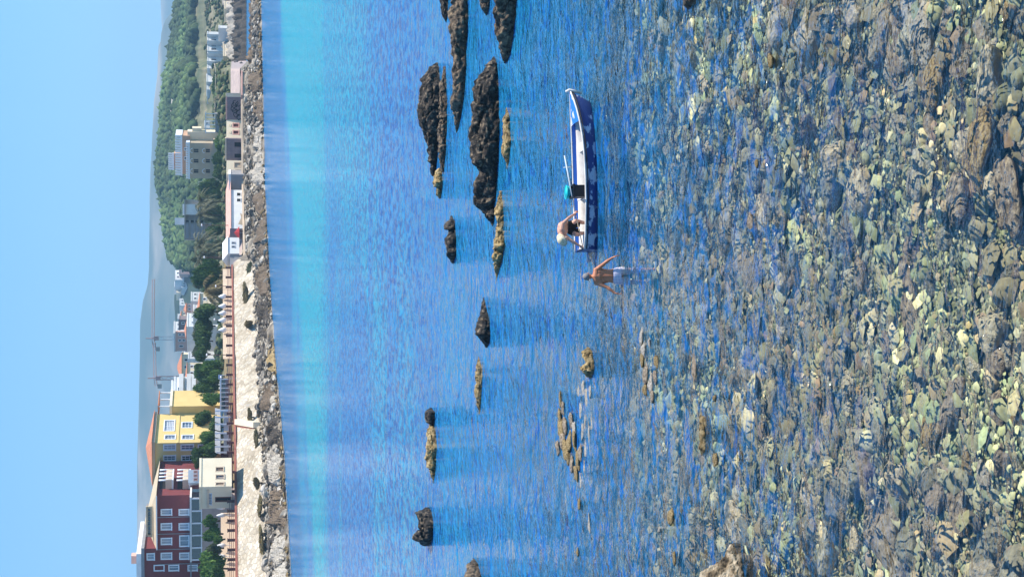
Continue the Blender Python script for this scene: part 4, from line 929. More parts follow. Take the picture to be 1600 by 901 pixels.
# ---------------- low cream restaurant, corner on
def restaurant():
    b = Bld('cream_restaurant', 'low flat-roofed cream restaurant beside the promenade railing with an arched dark opening', 793, 759, 315, 362, 240, 8, 38, 'restaurant')
    b.dep = b.locR(340, 715)[0]
    vent, arch = b.rects([(325, 331, 770, 788), (337, 360, 776, 783)]); rr = b.rects([(337, 349, 729, 736), (337, 350, 741, 748), (337, 350, 753, 758)], 'r')
    b.walls('cream', [vent, arch], rr)
    b.window(vent, pane='shutter', mull=6, fw=0.1, name='louvre'); b.window(arch, frame='door_brown', pane='dark', mull=0, name='arched_opening')
    for i, r in enumerate(rr): b.window(r, 'r', frame='peach', pane=('door_brown', 'glass', 'door_brown')[i], mull=1, fw=0.15)
    b.box('parapet', -0.1, b.W+0.1, -0.1, b.dep, b.Hh+0.01, b.Hh+0.35, 'cream')
    b.box('signboard', 0.3, b.W-0.6, -0.14, -0.03, b.Hh-1.1, b.Hh-0.75, 'peach')
    k = Bld('white_annex', 'small white annex with three little openings between the red hotel and the cream restaurant', 753, 733, 294, 318, 252, 5, -12, 'building')
    R = k.rects([(303, 308, 735, 738), (303, 308, 741, 744), (303, 308, 747, 750)]); k.walls('white', R)
    for r in R: k.window(r, frame='pink', pane='door_brown', mull=0, fw=0.15)
restaurant()
# ---------------- moorish villa
def villa():
    b = Bld('moorish_villa', 'sand-coloured Moorish villa with white crenellations and arched windows below the wooded hill', 279, 224, 297, 340, 470, 12, 16, 'villa')
    b.dep = b.locR(315, 217.5)[0]+2
    R = b.rects([(302, 310.5, 232, 239), (302, 310.5, 248, 255), (302, 310.5, 264, 271), (321, 328.5, 232, 239), (321, 328.5, 248, 255), (321, 328.5, 264, 271)])
    b.walls('castle', R)
    for r in R:
        b.window(r, frame='castle', pane='dark', mull=1, fw=0.3)
        a, c, z = (r[0]+r[1])/2, 0, r[3]; mb = MB()
        mb.tube([(a+math.cos(t)*(r[1]-r[0])*0.5, -0.12, z+0.15+math.sin(t)*0.75) for t in [math.pi*k/8 for k in range(9)]], 0.12, 5)
        mb.build('arch_moulding', MAT['white_paint'], b.root)
    z = b.Hh; W = b.W
    def cren(name, x0, x1, y, z, n, h=1.0, side=None):
        mb = MB(); mb.box(x0, x1, y, y+0.35, z, z+0.5)
        for k in range(n): a = x0+(x1-x0)*(k+0.15)/n; c = x0+(x1-x0)*(k+0.85)/n; mb.box(a, c, y, y+0.35, z+0.5, z+h)
        mb.build(name, MAT['white_paint'], b.root)
    cren('parapet', -0.2, W+0.2, -0.3, z+0.01, 16, 1.2)
    MB().box(W-0.1, W+0.2, 0.06, b.dep, z+0.02, z+1.1).build('side_parapet', MAT['white_paint'], b.root)
    # upper block, set back
    x0, x1 = b.loc(285, 272, 3.5)[0], b.loc(285, 212, 3.5)[0]; z1 = b.loc(285, 240, 3.5)[1]
    H2 = b.rects([(288, 293, 231, 235), (288, 293, 245, 250)], off=3.5)
    b.walls('castle_pink', H2, x0=x0, x1=x1, y0=3.5, y1=b.dep+4, z0=z+0.03, basez=z+0.03, z1=z1, name='upper_wall')
    for r in H2: b.window(r, frame='white_paint', pane='dark', mull=0, y0=3.5, fw=0.2)
    cren('upper_parapet', x0-0.4, x1+0.3, 3.0, z1+0.01, 16, 2.1)
    MB().box(x1-0.1, x1+0.2, 3.4, b.dep+4, z1+0.02, z1+2.0).build('upper_side_parapet', MAT['white_paint'], b.root)
    # turret
    t0, t1 = b.loc(270, 264, 6)[0], b.loc(270, 240, 6)[0]; zt = b.loc(272, 250, 6)[1]
    b.walls('castle_pink', b.rects([(273.5, 276, 252, 255)], off=6), x0=t0, x1=t1, y0=6, y1=10, z0=z1+0.03, basez=z1+0.03, z1=zt, name='turret_wall')
    cren('turret_parapet', t0-0.3, t1+0.3, 5.6, zt+0.01, 8, 1.7)
    # sunlit side: oriel and pergola
    b.box('side_wing', W+0.05, W+2.6, b.dep-4, b.dep-0.2, 0, z1-1.5, 'cream'); b.box('side_balcony', W+2.61, W+3.6, b.dep-3.5, b.dep-0.6, 4.8, 7.5, 'cream')
    b.box('ground_porch', -1, W+1.5, -2.0, -0.02, -1, b.loc(333, 250)[1], 'castle')
    p = Bld('white_pergola', 'white terrace pergola and walls stepping down beside the Moorish villa', 207, 178, 322, 345, 462, 6, 10, 'pergola')
    p.walls('grey', z1=1.6); 
    for k in range(6): x = p.W*k/5; p.box('post', x-0.12, x+0.12, -0.3, -0.05, 1.6, p.Hh, 'white_paint')
    for k in range(4): p.box('beam', -0.3, p.W+0.3, -0.4+k*1.6, -0.2+k*1.6, p.Hh+0.01, p.Hh+0.25, 'white_paint')
    g = Bld('white_outbuilding', 'tiny cream outhouse peeping from the trees at the left foot of the Moorish villa', 295, 283, 310, 322, 462, 4, 0, 'building'); g.walls('cream', g.rects([(315, 319, 287, 291)])); g.window(g.rects([(315, 319, 287, 291)])[0])
    w = Bld('white_terrace_house', 'little white terrace house right of the villa pergola', 200, 188, 319, 328, 480, 5, -20, 'building'); w.walls('white', w.rects([(321, 326, 191, 195)])); w.window(w.rects([(321, 326, 191, 195)])[0])
villa()
# ---------------- unfinished concrete block
def skeleton():
    b = Bld('concrete_shell', 'abandoned brown-grey concrete apartment shell with open balconies behind the palms', 374, 312, 288, 330, 520, 10, 0, 'building')
    b.walls('concrete', x0=0, x1=b.W, y0=1.8)
    for k, px in enumerate((288, 296, 303.5, 311, 319)):
        z = b.loc(px, 340)[1]; b.box('floor_slab', 0.2, b.W-6 if k else b.W, 0, 1.79, z-0.35, z, 'concrete')
        if k < 4:
            zb = b.loc(px+7, 340)[1]; b.box('balcony_front', 0.3, b.W-8, -0.1, 0.05, zb+0.02, zb+1.0, 'grey')
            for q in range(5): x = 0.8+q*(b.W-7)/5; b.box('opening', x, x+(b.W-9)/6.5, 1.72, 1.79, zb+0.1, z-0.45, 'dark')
    b.box('stair_tower', b.W-5, b.W-1.5, 0.5, 4, 0, b.Hh+0.6, 'white'); b.box('roof_hut', b.W*0.38, b.W*0.55, 3, 6, b.Hh+0.01, b.Hh+3.2, 'white')
skeleton()
# ---------------- buildings on the beach
def beach():
    D = lambda py: shore_d(py)+23
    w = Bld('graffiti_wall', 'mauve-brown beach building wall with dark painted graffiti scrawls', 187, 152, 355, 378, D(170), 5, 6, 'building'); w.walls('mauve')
    blobs = [(368, 161), (366, 165), (371, 169), (367, 173), (373, 176), (369, 179), (374, 183), (365, 170), (372, 163)]; mb = MB()
    for i, (px, py) in enumerate(blobs):
        x, z = w.loc(px, py); c = [(x+math.cos(t)*0.55*(1+0.3*math.sin(3*t+i)), -0.02, z+math.sin(t)*0.6) for t in [k*0.7 for k in range(8)]]; mb.tube(c, 0.09, 4)
    mb.build('graffiti', MAT['dark'], w.root); w.box('roof_edge', -0.1, w.W+0.1, -0.1, 5, w.Hh+0.01, w.Hh+0.3, 'pink'); w.box('end_wall', w.W+0.01, w.W+0.9, 0, 5, 0, w.Hh+0.3, 'cream')
    b = Bld('cream_beach_house', 'cream beach building with two brown doorways under small vents', 217, 187, 354, 379, D(200), 5, -34, 'beach building')
    R = b.rects([(364, 373, 193, 199), (364, 373, 204, 210), (358, 360, 195, 197), (358, 360, 206, 208)]); b.walls('cream', R)
    for i, r in enumerate(R): b.window(r, frame='pink' if i < 2 else 'cream', pane='door_brown' if i < 2 else 'dark', mull=0, name='doorway' if i < 2 else 'vent', fw=0.25)
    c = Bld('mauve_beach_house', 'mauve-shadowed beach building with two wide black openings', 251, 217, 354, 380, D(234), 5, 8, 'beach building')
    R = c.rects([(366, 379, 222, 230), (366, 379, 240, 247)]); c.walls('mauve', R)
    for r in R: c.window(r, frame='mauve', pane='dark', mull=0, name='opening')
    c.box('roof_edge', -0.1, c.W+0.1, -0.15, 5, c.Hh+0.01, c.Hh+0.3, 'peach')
    d = Bld('pink_beach_house', 'narrow pinkish beach building with arched door beside the black openings', 272, 251, 354, 382, D(262), 5, -30, 'beach building')
    R = d.rects([(366, 376, 254, 262), (368, 380, 265, 270)]); d.walls('cream', R)
    for i, r in enumerate(R): d.window(r, frame='peach', pane='castle' if i == 0 else 'shutter', mull=0 if i == 0 else 3, name='doorway')
    e = Bld('shade_grey_beach_shed', 'windowless beach shed with walls coloured grey for shade and a white parapet', 297, 273, 361, 392, D(285)-3, 6, 14, 'shed'); e.walls('grey'); e.box('parapet', -0.1, e.W+0.1, -0.1, 6, e.Hh+0.01, e.Hh+0.5, 'white')  # shade of this face is put into the grey wall colour
    f = Bld('white_boathouse', 'long white beach building with two small black windows, stained plaster and red roof', 358, 297, 361, 384, D(328)-2, 6, -38, 'beach building')
    R = f.rects([(370, 376, 301, 306), (370, 376, 310, 315)]); f.walls('white', R)
    for r in R: f.window(r, frame='white', pane='dark', mull=0, fw=0.1)
    mb = MB(); P = [f.loc(px, py) for px, py in ((372, 350), (380, 352), (383, 344), (381, 336), (375, 333), (377, 340))]; mb.prism([(x, -0.02, z) for x, z in P], (0, 0.01, 0)); mb.build('plaster_stain', MAT['castle'], f.root)
    mb = MB(); zr = f.loc(353, 330)[1]; mb.prism([(-0.3, -0.3, f.Hh+0.02), (-0.3, 6.2, zr), (-0.3, 6.2, f.Hh+0.02)], (f.W*1.5, 0, 0)); mb.build('roof', MAT['pink'], f.root)
    g = Bld('awning_yard', 'dark open yard shelter with a faded red parasol between two white beach buildings', 373, 357, 357, 380, D(365)-1, 4, 0, 'shelter')
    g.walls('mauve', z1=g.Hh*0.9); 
    x, z = g.loc(373, 364); u = MB(); u.tube([(x, -1.2, -0.5), (x, -1.2, z)], 0.05, 6); ro = empty('red_parasol', g.O+Vector((x, -1.2, 0)), 0, label='faded red parasol standing in the dark yard between white beach buildings', cat='parasol')
    MB().tube([(0, 0, -0.5), (0, 0, z+0.2)], 0.05, 6).build('pole', MAT['white_paint'], ro)
    mb = MB()
    for k in range(8):
        a, c_ = k*math.pi/4, (k+1)*math.pi/4; mb.poly([(0, 0, z+1.0), (1.35*math.cos(a), 1.35*math.sin(a), z-0.1), (1.35*math.cos(c_), 1.35*math.sin(c_), z-0.1)])
    mb.build('canopy', MAT['red_cloth'], ro)
    h = Bld('white_kiosk', 'detached white kiosk with sloping top at the end of the beach buildings', 396, 371, 356, 374, D(385)-1, 4, -38, 'kiosk')
    R = h.rects([(362, 367, 378, 381), (362, 367, 384, 387)]); h.walls('white', R)
    for r in R: h.window(r, frame='shutter', pane='shutter', mull=0, fw=0.1)
    mb = MB(); mb.prism([(-0.2, -0.2, h.Hh+0.02), (-0.2, 2, h.Hh+1.1), (-0.2, 4.2, h.Hh+0.02)], (h.W+0.4, 0, 0)); mb.build('roof', MAT['white'], h.root)
    h.box('lean_to', -3.6, -0.05, 0.4, 3.6, -0.5, h.Hh*0.8, 'grey')
    # retaining wall by the cove and along the terrace
    def wallrun(name, label, pts, th, mat, cat='wall', cop=None):
        O = pts[0]; r = empty(name, O[0], 0, label=label, cat=cat); mb, cb = MB(), MB(); o = O[0]
        for (p, zt, zb), (q, zt2, zb2) in zip(pts[:-1], pts[1:]):
            a, c = p-o, q-o; d = (c-a); d.z = 0; n = Vector((-d.y, d.x, 0)).normalized()*th
            mb.prism([(a.x, a.y, zb-o.z), (c.x, c.y, zb2-o.z), (c.x, c.y, zt2-o.z), (a.x, a.y, zt-o.z)], n)
            n2 = n*1.5; cb.prism([(a.x-n.x*.25, a.y-n.y*.25, zt-o.z+0.003), (c.x-n.x*.25, c.y-n.y*.25, zt2-o.z+0.003), (c.x-n.x*.25, c.y-n.y*.25, zt2-o.z+0.35), (a.x-n.x*.25, a.y-n.y*.25, zt-o.z+0.35)], n2)
        mb.build('masonry', MAT[mat], r)
        if cop: cb.build('coping', MAT[cop], r)
        return r
    P = []
    for py in (150, 130, 112): 
        p = at(396, py, shore_d(py)+14); P.append((Vector((p.x, p.y, 2.0)), at(379, py, p.y).z, 0.3))
    wallrun('cove_quay_wall', 'stone quay wall with pink coping standing right of the beach buildings', P[::1], 1.0, 'revetment', cop='pink')
    P = []
    for py in range(408, 148, -12):
        y = shore_d(py)+19.5; p = at(385, py, y); P.append((Vector((p.x, p.y, 3.0)), 4.15, 2.0))
    wallrun('terrace_wall', 'low stone retaining wall carrying the beach buildings', P, 0.8, 'revetment', cop='peach')
    # terrace (promenade) wall above/behind
beach()

# ---------------- promenade: coping, railing, buttress, parapet
def promenade():
    r = empty('promenade_railing', land_pt(650, 3, 1.0), 0, label='long rust-brown railing with thick posts along the top of the far sea wall', cat='railing'); O = r.location.copy()
    pys = list(np.arange(418, 935, 15.2)); pts = [land_pt(py, 3, 1.0)-O+Vector((0, 0.5, 0)) for py in pys]
    cp = MB()
    for a, b in zip(pts[:-1], pts[1:]):
        d = (b-a); n = Vector((-d.y, d.x, 0)).normalized()*-0.7; cp.prism([(a.x, a.y, 0.05), (b.x, b.y, 0.05), (b.x, b.y, 0.38), (a.x, a.y, 0.38)], -n*1.0)
    cp.build('coping', MAT['coping'], r)
    pm = MB().box(-0.2, 0.2, -0.2, 0.2, 0.38, 1.38).box(-0.27, 0.27, -0.27, 0.27, 1.381, 1.5).mesh('post')
    for p in pts: link('post', pm, MAT['rail'], r, (p.x, p.y+0.35, 0))
    for h in (0.62, 0.9, 1.16):
        for a, b in zip(pts[:-1], pts[1:]): MB().tube([(a.x, a.y+0.35, h), (b.x, b.y+0.35, h)], 0.045, 5).build('rail', MAT['rail'], r)
    # buttress on the slope
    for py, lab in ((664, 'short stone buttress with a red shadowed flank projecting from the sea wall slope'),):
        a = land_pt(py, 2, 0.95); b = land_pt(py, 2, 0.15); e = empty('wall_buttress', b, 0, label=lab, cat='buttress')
        d = a-b; MB().prism([(-0.4, 0, -0.5), (-0.4, d.y, d.z-0.3), (-0.4, d.y, d.z+0.5), (-0.4, 0, 0.9)], (0.9, 0, 0)).build('masonry', MAT['cream'], e)
        MB().prism([(-0.75, 0.1, -0.5), (-0.75, d.y, d.z-0.3), (-0.75, d.y, d.z+0.3), (-0.75, 0.1, 0.7)], (0.34, 0, 0)).build('shadow_flank', MAT['coping'], e)  # dark red slab paints the shaded flank of the buttress
    # drain / cave mouth in the rocks
    p = land_pt(634, 1, 0.85); e = empty('drain_mouth', p, 0, label='dark oval drain mouth in the rocks below the sea wall', cat='drain')
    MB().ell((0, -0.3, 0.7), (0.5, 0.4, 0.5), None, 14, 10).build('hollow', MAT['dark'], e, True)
    MB().tube([(0.56*math.cos(t), -0.3, 0.7+0.56*math.sin(t)) for t in [k*math.pi/8 for k in range(17)]], 0.12, 6).build('rim', MAT['revetment'], e, True)
    # parapet wall between promenade and park
    def run(name, label, py0, py1, off, h, mat, cat='wall', step=14, z0=0.0, cop=None):
        a0 = land_pt((py0+py1)/2, 4, 0.95); e = empty(name, a0, 0, label=label, cat=cat); mb = MB(); ks = list(np.arange(py0, py1+0.1, step))
        for p, q in zip(ks[:-1], ks[1:]):
            a, b = land_pt(p, 4, off)-a0, land_pt(q, 4, off)-a0; mb.prism([(a.x, a.y, z0), (b.x, b.y, z0), (b.x, b.y, h), (a.x, a.y, h)], (0, 0.4, 0))
        mb.build('masonry', MAT[mat], e); return e
    run('park_wall', 'low peach-coloured wall between promenade and straw-coloured lawn', 420, 562, 0.93, 2.0, 'peach')
    run('garden_wall', 'cream garden wall behind the railing in front of the palm-side shrubs', 800, 930, 0.93, 2.4, 'peach', step=13)
    # white post-tops on the park wall
    for i, (py, lab) in enumerate(((463, 'first'), (478, 'second'), (489, 'third'), (500, 'fourth'), (515, 'fifth'))):
        p = land_pt(py, 4, 0.80); e = empty('folded_parasol', p, 0, label='small white folded parasol, %s from the drooping palm along the promenade' % lab, cat='parasol', group='white parasols along the promenade')
        MB().tube([(0, 0, 0), (0, 0, 2.7)], 0.05, 6).build('pole', MAT['white_paint'], e); MB().tube([(0, 0, 1.3), (0, 0, 1.9), (0, 0, 2.5), (0, 0, 2.9)], [0.35, 0.55, 0.3, 0.06], 8).build('canopy', MAT['white_cloth'], e, True)
    # cafe pergola: white posts with pale awnings
    Dp = shore_d(670)+30; c0 = at(358, 710, Dp); e = empty('cafe_pergola', c0, 0, label='white cafe pergola with a row of tall posts and pale grey awnings behind the railing', cat='pergola')
    ys = [641, 651, 662, 676, 686, 697, 706]
    for py in ys: x = at(358, py, Dp).x-c0.x; MB().box(x-0.13, x+0.13, -0.13, 0.13, -0.3, at(336 if py < 700 else 338, py, Dp).z-c0.z).build('post', MAT['white_paint'], e)
    x0, x1 = at(358, 710, Dp).x-c0.x, at(358, 638, Dp).x-c0.x; zt = at(345, 670, Dp).z-c0.z
    for k in range(6):
        a = x0+(x1-x0)*k/6; mb = MB(); mb.prism([(a+0.1, 0.3, zt), (a+(x1-x0)/6-0.1, 0.3, zt), (a+(x1-x0)/6-0.1, 3.4, zt+0.9), (a+0.1, 3.4, zt+0.9)], (0, 0, 0.08)); mb.build('awning', MAT['metal'], e)
        MB().box(a+0.1, a+(x1-x0)/6-0.1, 0.32, 0.36, 0.0, 0.9).build('parapet', MAT['shutter'], e)
    # grey glazed pavilion
    g = Bld('glass_pavilion', 'grey glazed promenade pavilion with thin white roof left of the blue sign', 640, 592, 344, 358, shore_d(615)+30, 5, 0, 'pavilion')
    g.box('glazing', 0, g.W, 0, 5, 0, g.Hh-0.2, 'glass_dark'); g.box('roof', -0.3, g.W+0.3, -0.4, 5.3, g.Hh-0.19, g.Hh+0.05, 'white_paint')
    for k in range(8): x = g.W*k/7; g.box('mullion', x-0.09, x+0.09, -0.12, -0.01, 0, g.Hh-0.2, 'white_paint')
    g.box('kick_panel', 0, g.W, -0.06, -0.012, 0, 0.7, 'mauve')
    s = Bld('blue_white_sign', 'small blue and white board standing at the end of the glazed pavilion', 592, 585, 341, 347, shore_d(590)+30, 0.15, 0, 'sign'); s.box('board', 0, s.W, 0, 0.15, 0, s.Hh, 'white_paint'); s.box('panel', s.W*0.2, s.W*0.9, -0.03, -0.01, s.Hh*0.2, s.Hh*0.85, 'sign_blue')
    s.box('leg', 0.05, 0.15, 0.02, 0.12, -2.6, -0.01, 'white_paint'); s.box('leg', s.W-0.15, s.W-0.05, 0.02, 0.12, -2.6, -0.01, 'white_paint')
    # cafe chairs / folded parasols near the restaurant and hotel garden
    for i, (py, pt, lab) in enumerate(((792, 336, 'white folded parasol beside the arched opening of the cream restaurant'), (804, 338, 'white folded parasol between the restaurant and the round garden tree'), (851, 338, 'white folded parasol between the two leafy garden trees'), (868, 338, 'white folded parasol at the right flank of the wide palm-like tree'))):
        D = shore_d(py)+31; z = at(362, py, D); top = at(pt, py, D).z-z.z; e = empty('folded_parasol', z, 0, label=lab, cat='parasol', group='white parasols in the hotel garden')
        MB().tube([(0, 0, 0), (0, 0, top)], 0.05, 6).build('pole', MAT['white_paint'], e); MB().tube([(0, 0, top*0.4), (0, 0, top*0.6), (0, 0, top*0.85), (0, 0, top)], [0.22, 0.34, 0.2, 0.05], 8).build('canopy', MAT['white_cloth'], e, True)
    # street lamps (thin poles)
    for py, pt, pb, lab in ((447, 338, 358, 'thin lamp post left of the dense dark tree on the promenade'), (499, 336, 358, 'thin lamp post in front of the straw lawn'), (554, 324, 358, 'tallest thin lamp post before the straw lawn'), (352, 316, 354, 'thin lamp post above the red roof of the white boathouse'), (402, 320, 356, 'thin pole right of the dense dark tree')):
        D = shore_d(py)+31; a = at(pb, py, D); t = at(pt, py, D).z-a.z; e = empty('street_lamp', a, 0, label=lab, cat='lamp post')
        MB().tube([(0, 0, -1), (0, 0, t*0.5), (0, 0, t)], [0.09, 0.07, 0.05], 6).build('pole', MAT['rail'], e); MB().ell((0, 0, t+0.1), (0.3, 0.3, 0.16), None, 8, 6).build('lantern', MAT['white_paint'], e, True)
promenade()

# ---------------- town in the middle distance
def town():
    def simple(name, label, pyL, pyR, pT, pB, D, dep, yaw, mat, wins, roof=None, cat='building', pane='glass', frame='white_paint', group=None, bz=-8):
        if mat in ('white', 'cream') and yaw < 0: yaw -= 26
        b = Bld(name, label, pyL, pyR, pT, pB, D, dep, yaw, cat, group); R = b.rects(wins); b.walls(mat, R, basez=bz)
        for r in R: b.window(r, frame=frame, pane=pane, fw=0.18, mull=1 if r[1]-r[0] > 1.2 else 0)
        if roof: b.hip('roof', 0, b.W, 0, dep, b.Hh+0.02, b.loc(roof[0], pyL)[1], roof[1], 0.4, roof[2] if len(roof) > 2 else dep/2)
        else: b.box('parapet', -0.1, b.W+0.1, -0.1, dep+0.1, b.Hh+0.01, b.Hh+0.4, mat)
        return b
    simple('white_apartments', 'white four-storey apartment house with a round dark window, behind the dark hedge trees', 510, 489, 294, 322, 420, 10, -18, 'white', [(299, 304, 493, 496), (299, 303, 502, 505), (306, 310, 493, 497), (311, 315, 502, 507)])
    simple('white_apartments', 'grey-sided white house with orange roof edge, left of the white apartment house', 528, 511, 291, 322, 430, 9, 10, 'grey', [(297, 303, 513, 517), (305, 311, 513, 517), (298, 303, 521, 524)], (287, 'roof_tile', 3), pane='dark')
    simple('grey_block', 'tall pinkish-grey block with dark windows under the crane with the white mast', 548, 518, 276, 300, 520, 12, 0, 'pink', [(279, 283, 521, 524), (279, 283, 530, 533), (285, 289, 521, 524), (285, 289, 530, 533), (280, 286, 539, 542)], pane='dark')
    simple('white_tower_house', 'white rooftop house with a terrace at the right foot of the white-masted crane', 520, 502, 273, 290, 540, 10, -15, 'white', [(277, 281, 505, 508), (277, 281, 512, 515)])
    simple('grey_rooftop', 'small mauve-grey rooftop block right of the tall pinkish-grey block', 515, 499, 281, 292, 500, 8, 8, 'mauve', [(284, 288, 503, 506)], pane='dark')
    simple('pink_roof_house', 'low house with a long orange-pink tiled roof between the two cranes', 596, 553, 284, 305, 470, 12, 0, 'cream', [(288, 293, 560, 564), (288, 293, 571, 575), (288, 294, 583, 587)], (276, 'roof_tile', 4), pane='dark')
    simple('pink_roof_house', 'second orange-roofed house in front of the long orange roof, nearer the pavilion', 590, 566, 292, 312, 420, 9, -10, 'cream', [(297, 302, 570, 574), (297, 302, 580, 584)], (288, 'roof_tile', 3), pane='door_brown')
    b = simple('modern_block', 'white modern block with blue glazing and long white balconies right of the ochre building', 632, 588, 274, 330, 330, 12, -8, 'white', [(277, 283, 604, 628), (290, 295, 594, 626), (300, 304, 596, 626), (308, 312, 600, 628)], pane='glass_blue')
    for px in (285, 297, 304.5): z = b.loc(px, 610)[1]; b.box('balcony', 0, b.W, -1.3, -0.02, z-0.2, z+0.7, 'white')
    simple('modern_penthouse', 'white stepped penthouse with blue glass on top of the modern block', 622, 594, 270, 275, 333, 7, -8, 'white', [(271, 274, 600, 618)], pane='glass_blue')
    simple('garden_house', 'small cream and brown house with white gutter beside the drooping palm', 478, 458, 312, 332, 400, 8, -10, 'cream', [(317, 322, 465, 469)], (307, 'roof_tile', 3), pane='dark')
    simple('shed_white', 'tiny bluish-white shed between the garden house and the dark hedge trees', 490, 476, 304, 314, 410, 5, -10, 'white', [(306, 310, 480, 484)], pane='glass_blue')
    for (yl, yr, pt, pb, D_, m, rf, lab) in (
        (470, 456, 300, 312, 520, 'white', None, 'small white flat-roofed house above the garden house'), (486, 474, 291, 303, 560, 'pink', (286, 'roof_tile', 3), 'pink house with orange roof right of the white apartment house'),
        (560, 546, 296, 310, 440, 'white', None, 'white house squeezed between the grey block and the orange roofs'), (500, 486, 283, 293, 600, 'cream', (278, 'roof_tile', 3), 'cream house with orange roof behind the white apartment house'),
        (640, 628, 278, 300, 400, 'cream', None, 'cream house end between the modern block and the ochre building'), (552, 540, 286, 296, 560, 'white', None, 'white upper house left of the tall pinkish-grey block')):
        w = yl-yr; simple('town_house', lab, yl, yr, pt, pb, D_, 8, -12, m, [(pt+3, pt+7, yr+w*.15, yr+w*.36), (pt+3, pt+7, yr+w*.6, yr+w*.82)], rf, pane='dark')
    # hillside villas
    V = [((437, 422), (274, 283), 'white', 'white villa highest on the blue wooded ridge, left of the palms'), ((448, 439), (273, 283), 'white', 'white villa with square window bays on the blue wooded ridge'), ((457, 449), (276, 284), 'cream', 'cream villa under the pines on the blue wooded ridge'), ((477, 466), (281, 289), 'white', 'white villa lower on the blue ridge slope'), ((428, 412), (281, 292), 'pink', 'pale pink villa at the foot of the forested hill'), ((418, 405), (280, 287), 'white', 'small white villa under the end of the forested hill'), ((498, 490), (278, 290), 'white', 'white narrow house at the left end of the blue ridge'), ((449, 441), (284, 291), 'white', 'little white house below the villa with square bays')]
    for (yl, yr), (pt, pb), m, lab in V:
        w = yl-yr; top = 264 if yr < 428 else 273; Dv = 1300.0
        while Dv < 1400 and zat(pb, Dv) > -6+(zat(top, 1400)+6)*(lambda k: k*k*(3-2*k))(1-abs((Dv-1240)/160-1)): Dv += 4
        simple('hillside_villa', lab, yl, yr, pt, pb, Dv-6, 10, -15, m, [(pt+2.5, pt+5.5, yr+w*.2, yr+w*.4), (pt+2.5, pt+5.5, yr+w*.6, yr+w*.8)], pane='dark', cat='villa', group='villas on the far wooded slope', bz=-2.5)
    # the white terrace of bungalows on the green slope
    S = [((64, 56), (325, 341), 'white', 'white two-storey bungalow at the right end of the row on the green slope'), ((80, 68), (325, 341), 'white', 'bungalow with two dark bays in the row on the green slope'), ((84, 81), (325, 340), 'white', 'narrow white stair block in the bungalow row on the green slope'), ((96, 86), (325, 338), 'white', 'bungalow with a framed dark bay in the row on the green slope'), ((107, 97), (325, 333), 'white', 'lowest bungalow at the left end of the row on the green slope'), ((54, 50), (325, 343), 'white', 'thin white pillar-like wall beside the bungalow row'), ((128, 116), (324, 330), 'white', 'low white house left of the bungalow row'), ((140, 130), (325, 329), 'white', 'long low white wall-house left of the bungalow row')]
    for (yl, yr), (pt, pb), m, lab in S:
        w = yl-yr; simple('slope_bungalow', lab, yl, yr, pt, pb, 640, 8, -12, m, [(pt+5, pt+13, yr+w*.12, yr+w*.42), (pt+5, pt+13, yr+w*.58, yr+w*.88)] if pb-pt > 12 and w > 6 else [], pane='dark', cat='bungalow', group='white bungalows on the green slope', bz=-3)
    S2 = [((140, 118), (348, 357), 'cream', 'white arcaded house near the beach, right of the graffiti building'), ((88, 68), (350, 356), 'cream', 'cream low house near the cove behind the rock shelf'), ((108, 92), (350, 357), 'white', 'white low house behind the rock shelf of the cove'), ((14, 2), (352, 358), 'cream', 'cream hut at the right picture edge above the cove'), ((44, 40), (343, 347), 'white', 'tiny white hut above the rock shelf'), ((120, 108), (288, 292), 'cream', 'pale house lost in the wood below the ridge')]
    for (yl, yr), (pt, pb), m, lab in S2:
        w = yl-yr; simple('coast_house', lab, yl, yr, pt, pb, 600 if pt > 300 else 900, 7, -12, m, [(pt+3, pb-1, yr+w*.15, yr+w*.35), (pt+3, pb-1, yr+w*.6, yr+w*.8)] if w > 9 else [], pane='dark', cat='house')
town()
def cranes():
    for name, lab, py, ptop, pbot, D, jib, cj, mat in (('tower_crane', 'tower crane with a white mast and long thin red jib against the blue mountain', 528, 241, 292, 760, (436, 241.5), (545, 243), 'crane_w'), ('tower_crane', 'tower crane with a red mast and counterweight left of the white-masted crane', 590, 244, 290, 760, (535, 243), (603, 246), 'crane_r')):
        a = at(pbot, py, D); t = at(ptop, py, D).z-a.z; r = empty(name, a, 0, label=lab, cat='crane'); w = 0.8
        mb = MB()
        for sx in (-w, w):
            for sy in (-w, w): mb.box(sx-0.16, sx+0.16, sy-0.16, sy+0.16, -10, t)
        n = int(t/2)
        for k in range(n):
            z = k*2.0; s = 1 if k % 2 else -1; mb.tube([(-w*s, -w, z), (w*s, -w, z+2)], 0.1, 4); mb.tube([(w, -w*s, z), (w, w*s, z+2)], 0.1, 4)
        mb.build('mast', MAT[mat], r)
        def boom(nm, py1, px1, mat2):
            e = at(px1, py1, D)-a; d = 1 if e.x > 0 else -1; L = abs(e.x); mb = MB(); m = max(4, int(L/2.2))
            for (oy, oz) in ((-0.6, 0), (0.6, 0), (0, 1.1)): mb.tube([(0, oy, t+oz), (e.x, oy*0.4, e.z+oz)], 0.13, 4)
            for k in range(m):
                x0, x1 = e.x*k/m, e.x*(k+0.5)/m; z0 = t+(e.z-t)*k/m; mb.tube([(x0, -0.6, z0), (x1, 0, z0+1.1), (e.x*(k+1)/m, -0.6, z0)], 0.07, 4)
            mb.build(nm, MAT[mat2], r); return e
        boom('jib', jib[0], jib[1], 'crane_r'); e = boom('counter_jib', cj[0], cj[1], 'crane_r')
        MB().box(e.x-1, e.x+1, -0.8, 0.8, e.z-2, e.z-0.1).build('counterweight', MAT['concrete'], r); MB().box(-1, 1, -1.2, 1.2, t-2, t+0.2).build('cab', MAT['crane_r'], r); MB().tube([(0, 0, t), (0, 0, t+4)], 0.25, 5).build('apex', MAT['crane_r'], r)
cranes()

